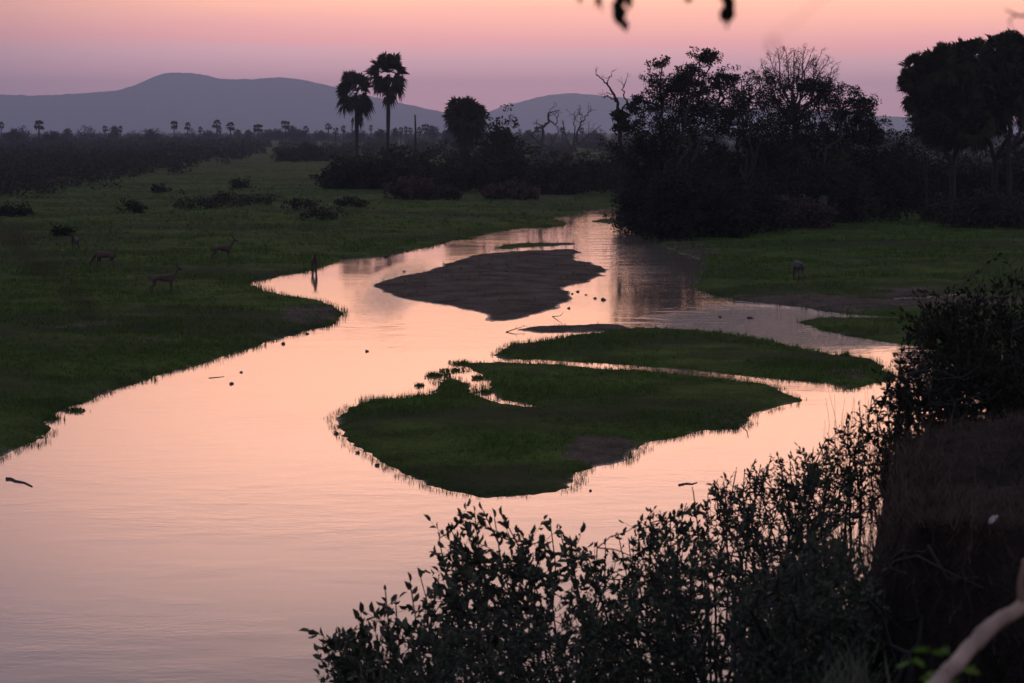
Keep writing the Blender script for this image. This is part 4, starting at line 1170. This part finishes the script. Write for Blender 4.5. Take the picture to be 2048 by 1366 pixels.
# small pale dead leaf on the earth
b0 = hit(1974, 1070) + np.array([0, -.03, .04])
mb = MB(); add_leaves(mb, b0[None], np.array([[.7, 0, .7]]), .075, .04, near=True, normal=np.array([[0, -1.0, .3]]))
o = mb.build("dead_leaf", M_PALE, origin=b0); tag(o, "small pale fallen leaf lying on the brown earth bank", "leaf")
o.modifiers.new("thick", 'SOLIDIFY').thickness = .002
# overhanging branch above the frame with hanging leaves
D = 4.0
o0 = P(2500, -180, D)
t = empty("overhanging_branch", o0, "overhanging branch with dark leaves dangling into the top of the sky", "branch")
st = MB(); lf = MB()
main_q = np.array([P(a, b_, D) for a, b_ in [(2500, -180), (2200, -150), (1900, -140), (1600, -120), (1350, -110), (1120, -90)]])
st.tube(main_q, [.02, .017, .014, .010, .007, .004], 6)
st.tube([o0, P(2900, -500, 3.0), np.array([2.6, -1.0, 9.0]), np.array([2.8, -1.5, 5.8])], [.02, .05, .09, .14], 8)
def hang(px, py0, py1, w_, k):
    a = P(px, -110, D); b_ = P(px, py0, D)
    st.tube([a, (a + b_) / 2 + np.array([.004, 0, 0]), b_], [.0025, .002, .0016], 4)
    n = k; L = (py1 - py0)
    for j in range(n):
        y0 = py0 + L * j / n * .72; p0 = P(px + rng.uniform(-3, 3), y0, D + rng.uniform(-.01, .01))
        d = unit(np.array([rng.uniform(-.35, .35), rng.uniform(-.3, .3), -1.0]))
        add_leaves(lf, p0[None], d[None], M(L / n * 1.5, D), M(w_, D), near=True, normal=np.array([[0, -1.0, 0]]))
hang(1241, -30, 83, 22, 6); hang(1236, -40, 60, 24, 4); hang(1252, -50, 22, 20, 3)
hang(1448, -40, 54, 28, 4); hang(1456, -30, 45, 24, 3); hang(1462, 0, 40, 14, 1)
hang(1160, -40, 9, 12, 3); hang(1197, -40, 12, 12, 2); hang(1201, -30, 8, 9, 1); hang(1381, -40, 8, 20, 3)
def twig3(pts_, r): st.tube([P(*a) for a in pts_], r, 5)
twig3([(2200, -150, D), (2120, 0, 4.6), (2060, 31, 4.6), (2038, 32, 4.6), (2010, 19, 4.6)], [.008, .006, .004, .003, .0015])
twig3([(2030, 31, 4.6), (2017, 42, 4.6), (2026, 58, 4.6)], [.0022, .0018, .001])
twig3([(1900, -140, D), (1760, -60, 3), (1640, 0, 2.2), (1543, 80, 1.6)], [.004, .0015, .0005, .0003])
add_leaves(lf, P(1543, 76, 1.6)[None], np.array([[0.1, 0, -1.0]]), .011, .005, near=True, normal=np.array([[0, -1.0, 0]]))
st.build("stems", M_BARK, t); lf.build("leaves", M_LEAF_DARK, t)
# blurred dry spray at the left, very near the lens
b0 = P(-500, 330, 1.5)
t = empty("dry_spray", b0, "reddish dry sprig at the left, blurred close to the lens", "twig")
st = MB(); lf = MB()
q = np.array([P(-500, 330, 1.5), P(-200, 400, 1.45), P(0, 460, 1.4), P(90, 530, 1.4), P(170, 605, 1.4)])
st.tube(q, [.004, .003, .002, .0015, .001], 5)
st.tube([q[0], P(-900, 400, 1.4), np.array([-1.0, .8, 6.9]), np.array([-1.1, .7, 4.4])], [.004, .006, .01, .014], 6)
for f in np.linspace(0.45, 1, 16):
    kx = f * 4; i0 = min(3, int(kx)); o_ = q[i0] + (q[i0 + 1] - q[i0]) * (kx - i0)
    add_leaves(lf, o_[None], rng.normal(size=(1, 3)) + np.array([[.4, 0, -.5]]), .016, .006, near=True)
st.build("stems", M_BUSH_RED, t); lf.build("leaves", M_RUST, t)

# ------------------------------------------------------------------ animals
def fur(name, c1, c2):
    return bark_mat(name, c1, c2, 9.0)
M_FUR = fur("antelope_coat", (0.042, 0.023, 0.014), (0.068, 0.038, 0.023)); M_FUR_GREY = fur("grey_coat", (0.034, 0.028, 0.022), (0.058, 0.049, 0.040))
M_HORN = fur("horn", (0.02, 0.018, 0.016), (0.05, 0.045, 0.04))


def antelope(label, feet, rz, scale=1.0, pose="stand", horns=False, mat=None, cat="antelope", turn=0.0):
    t = empty("antelope", feet, label, cat)
    J = {'pelvis': (-.46, 0, .86, .17), 'loin': (-.2, 0, .82, .165), 'belly': (.08, 0, .76, .185), 'chest': (.34, 0, .76, .185), 'withers': (.44, 0, .86, .13)}
    ct, st_ = math.cos(turn), math.sin(turn)
    def hd(x, z, r): return (.44 + (x - .44) * ct, (x - .44) * st_, z, r)
    if pose == "stand":
        J.update(neck=hd(.60, 1.04, .085), poll=hd(.70, 1.22, .07), face=hd(.80, 1.19, .055), muzzle=hd(.92, 1.12, .035))
    else:
        J.update(neck=hd(.66, .66, .085), poll=hd(.84, .36, .07), face=hd(.88, .24, .055), muzzle=hd(.90, .10, .035))
    E = [('pelvis', 'loin'), ('loin', 'belly'), ('belly', 'chest'), ('chest', 'withers'), ('withers', 'neck'), ('neck', 'poll'), ('poll', 'face'), ('face', 'muzzle')]
    for s, sd in ((1, 'l'), (-1, 'r')):
        o = .05 * s
        J.update({'sh' + sd: (.36, s * .09, .62, .085), 'el' + sd: (.33, s * .10, .50, .055), 'kn' + sd: (.37 + o, s * .10, .29, .032), 'ff' + sd: (.36 + o, s * .10, .06, .024), 'fh' + sd: (.39 + o, s * .10, .015, .028)})
        E += [('chest', 'sh' + sd), ('sh' + sd, 'el' + sd), ('el' + sd, 'kn' + sd), ('kn' + sd, 'ff' + sd), ('ff' + sd, 'fh' + sd)]
        J.update({'th' + sd: (-.46, s * .10, .66, .115), 'st' + sd: (-.38, s * .11, .53, .065), 'hk' + sd: (-.58 - o, s * .11, .34, .034), 'hf' + sd: (-.54 - o, s * .11, .06, .024), 'hh' + sd: (-.51 - o, s * .11, .015, .028)})
        E += [('pelvis', 'th' + sd), ('th' + sd, 'st' + sd), ('st' + sd, 'hk' + sd), ('hk' + sd, 'hf' + sd), ('hf' + sd, 'hh' + sd)]
    J['tail1'] = (-.62, 0, .84, .03); J['tail2'] = (-.68, 0, .64, .022); E += [('pelvis', 'tail1'), ('tail1', 'tail2')]
    names = list(J); ix = {n: i for i, n in enumerate(names)}
    me = bpy.data.meshes.new("body"); me.from_pydata([J[n][:3] for n in names], [(ix[a], ix[b]) for a, b in E], [])
    ob = bpy.data.objects.new("body", me); COL.objects.link(ob); ob.parent = t
    ob.modifiers.new("skin", 'SKIN'); 
    bpy.context.view_layer.objects.active = ob
    if not me.skin_vertices: 
        with bpy.context.temp_override(object=ob, active_object=ob): bpy.ops.mesh.customdata_skin_add()
    for i, n in enumerate(names):
        r = J[n][3]; me.skin_vertices[0].data[i].radius = (r, r); me.skin_vertices[0].data[i].use_root = (n == 'pelvis')
    sb = ob.modifiers.new("sub", 'SUBSURF'); sb.levels = 2; sb.render_levels = 2
    me.materials.append(mat or M_FUR)
    pl_ = np.array(J['poll'][:3]); up_ = np.array([0, 0, 1.0]) if pose == "stand" else np.array([ct * .9, st_ * .9, .45])
    side = np.array([-st_, ct, 0]); back = np.array([-ct, -st_, 0])
    for s in (1, -1):
        eb = MB(); add_leaves(eb, (pl_ + side * s * .05)[None], (side * s + up_ * .45 + back * .2)[None], .17, .07, near=True, normal=np.array([[ct, st_, 0.0]]))
        eb.v[0] = eb.v[0] + 0; me_ = eb.build("ear", mat or M_FUR); me_.parent = t
        sd_ = me_.modifiers.new("thick", 'SOLIDIFY'); sd_.thickness = .012
        if horns:
            hb = MB(); kx = np.linspace(0, 1, 12)[:, None]
            pth = pl_ + side * s * (.03 + .17 * np.sin(kx * np.pi * .75)) + up_ * (.05 + .52 * kx) + back * (.16 * np.sin(kx * np.pi))
            hb.tube(pth, np.linspace(.022, .006, 12), 7); h_ = hb.build("horn", M_HORN); h_.parent = t
    t.rotation_euler = (0, 0, rz); t.scale = (scale,) * 3
    return t


antelope("horned antelope standing on the left meadow with raised head, middle of the herd", gz(445, 524), math.pi * .12, 1.05, "stand", True)
antelope("antelope with lyre horns and pale flank nearest on the left bank", gz(328, 590), math.pi * .05, 1.0, "stand", True, turn=.5)
antelope("reddish antelope grazing with lowered head behind the lyre-horned one", gz(210, 540), math.pi * .9, 1.05, "graze")
antelope("antelope with pale head facing the viewer, farthest of the herd", gz(150, 508), -math.pi * .5, .95, "stand", mat=M_FUR_GREY)
antelope("antelope standing alone at the water's edge with its legs mirrored", gz(629, 534), -math.pi * .45, 1.0, "stand")
antelope("lone greyish animal seen from behind on the right bank grass", gz(1596, 562), math.pi * .53, 1.12, "graze", mat=M_FUR_GREY)

# ------------------------------------------------------------------ small things in the water
def clod(label, px, py, rpx, name="mud_clod", cat="clod", flat=.6):
    c = G(px, py); r = M(rpx, c[1])
    mb = MB(); n1_, n2_ = 7, 10
    th = np.linspace(.02, np.pi - .02, n1_); ph = np.arange(n2_) * 2 * np.pi / n2_
    T_, Ph = np.meshgrid(th, ph, indexing='ij')
    rr = r * (1 + .28 * rng.normal(size=T_.shape))
    v = np.stack([rr * np.sin(T_) * np.cos(Ph) * 1.2, rr * np.sin(T_) * np.sin(Ph) * 1.2, rr * np.cos(T_) * flat + r * .25], -1)
    i_ = np.arange(n1_ * n2_).reshape(n1_, n2_); nx = np.roll(i_, -1, 1)
    mb.add(v.reshape(-1, 3) + c, np.stack([i_[:-1], i_[1:], nx[1:], nx[:-1]], -1).reshape(-1, 4))
    # a few leaf scraps
    add_leaves(mb, c + rng.normal(size=(5, 3)) * r * np.array([.5, .5, 0]) + np.array([0, 0, r * .3]), rand_dirs(5) + np.array([0, 0, .8]), r * 1.3, r * .5)
    return tag(mb.build(name, M_CLOD, origin=c), label, cat, "dark clods in the river")
for (px, py, r, lb) in [(734, 703, 3.2, "small round dark clod alone in the wide pink reach"), (463, 768, 3.6, "dark clod in the water right of a fallen twig off the left bank"), (483, 745, 2.6, "smallest dark clod just beyond the one off the left bank"),
                        (567, 688, 3.6, "dark clod close off the left bank below the grassy point"), (614, 668, 3.0, "dark clod close to the tip of the grassy point"), (673, 868, 4.2, "dark clod off the left tip of the low grass island"),
                        (716, 906, 3.6, "dark clod among grass off the island's left shore"), (754, 931, 4.2, "largest dark clod off the island's lower left shore"), (1181, 982, 2.8, "dark clod in the near channel right of the low island"),
                        (772, 514, 4.5, "dark lump at the foot of the far left bank"), (815, 503, 2.4, "tiny clod off the far left bank past the lump"), (808, 544, 2.4, "tiny clod beside the left tip of the brown sandbar"),
                        (1138, 617, 2.6, "clod off the lower right edge of the brown sandbar"), (1207, 600, 4.0, "largest of the string of clods right of the sandbar"), (1190, 597, 2.8, "second of the string of clods right of the sandbar"),
                        (1172, 590, 2.2, "middle clod of the string right of the sandbar"), (1156, 584, 2.8, "clod at the notch of the sandbar"), (1144, 588, 2.0, "smallest clod in the notch of the sandbar"), (1178, 652, 2.6, "clod below the thin mud bar, nearest its middle"),
                        (1168, 670, 3.0, "clod below the thin mud bar, first of two"), (1185, 667, 2.4, "clod below the thin mud bar, second of two"), (1113, 675, 2.4, "clod off the shore of the upper grass island"),
                        (1500, 637, 4.5, "wet lump with foam behind it in the broken water"), (1440, 635, 3.2, "small wet lump at the head of the broken water")]:
    clod(lb, px, py, r)
# floating sticks and weed
def stick(label, pxs, r=.02, name="driftwood", tw=True):
    q = np.array([G(a, b_, .005 + h) for a, b_, h in pxs]); mb = MB(); mb.tube(q, np.linspace(r, r * .4, len(q)), 5)
    if tw: twigs(mb, q, r * .5, 0, .15, every=.8, up=.9)
    tag(mb.build(name, M_CLOD, origin=q[0]), label, "driftwood")
stick("snagged weed and twigs low in the water near the left foreground", [(12, 958, 0), (22, 958, 0), (30, 962, 0), (48, 965, 0), (64, 973, 0)], .05, tw=False)
stick("thin floating twig off the left bank", [(418, 756, 0), (435, 754.5, 0), (448, 753, 0)], .018, tw=False)
stick("half sunken branch in the near channel by the shrubs", [(1358, 970, 0), (1372, 967, 0), (1384, 968, 0), (1394, 965, 0)], .03, tw=False)
stick("twig standing out of the water off the sandbar's lower edge", [(1105, 633, 0), (1120, 632, .12), (1126, 626, .25)], .02)
stick("dead stick poking from the left end of the thin mud bar", [(1012, 664, 0), (1030, 658, .1), (1050, 652, .15)], .025)
stick("small branch caught on the tip of the low island's right arm", [(1478, 848, 0), (1494, 840, .15), (1498, 832, .3)], .02)
# emergent weeds off the low island
def weed(label, px, py, wpx, n, h):
    c = G(px, py); a = np.arange(n)
    b3 = c + rng.normal(size=(n, 3)) * np.array([M(wpx, c[1]) * .5, M(wpx, c[1]) * .5, 0])
    mb = MB(); blades(mb, b3, np.full(n, h), .06, .012, 3)
    add_leaves(mb, b3, rand_dirs(n) + np.array([0, 0, .3]), .12, .08)
    tag(mb.build("water_weed", M_GRASS, origin=c), label, "water plant", kind='stuff')
for (px, py, w_, n, h, lb) in [(873, 751, 22, 60, .16, "weed patch standing off the island's top notch"), (905, 742, 26, 60, .12, "weeds between the notch patch and the upper grass island"), (925, 727, 24, 60, .14, "weeds trailing off the left tip of the upper island"),
                               (958, 757, 16, 40, .12, "weeds in the small pink pool, upper side"), (970, 785, 18, 40, .10, "weeds in the small pink pool, lower side"), (842, 772, 12, 20, .14, "small weed tuft beside the notch"), (835, 796, 30, 50, .10, "line of weeds along the island's upper left shore"),
                               (100, 838, 22, 60, .16, "dark weeds in the small inlet of the left bank"), (150, 822, 20, 50, .12, "weeds off the mouth of the left bank inlet"), (1692, 712, 12, 40, .25, "small leafy clump on the far side of the upper island"), (940, 478, 12, 30, .3, "tuft at the water's edge beside the far left bank")]:
    weed(lb, px, py, w_, n, h)

# ------------------------------------------------------------------ haze
m_, nt, out = mat_new("dusk_haze")
pv = nt.new('ShaderNodeVolumePrincipled'); pv.inputs['Color'].default_value = (0.64, 0.76, 1.0, 1)
pv.inputs['Density'].default_value = 1.45e-4; pv.inputs['Anisotropy'].default_value = 0.5
nt.l.new(pv.outputs[0], out.inputs['Volume'])
x0, x1, y0, y1, z0, z1 = -60000, 60000, -300, 14000, -3, 352
x0, x1 = -42000, 42000
mb = MB(); mb.add([(x0, y0, z0), (x1, y0, z0), (x1, y1, z0), (x0, y1, z0), (x0, y0, z1), (x1, y0, z1), (x1, y1, z1), (x0, y1, z1)],
                  [(0, 3, 2, 1), (4, 5, 6, 7), (0, 1, 5, 4), (1, 2, 6, 5), (2, 3, 7, 6), (3, 0, 4, 7)])
tag(mb.build("haze", m_), "pale dusk haze over the whole plain", "haze", kind='stuff')
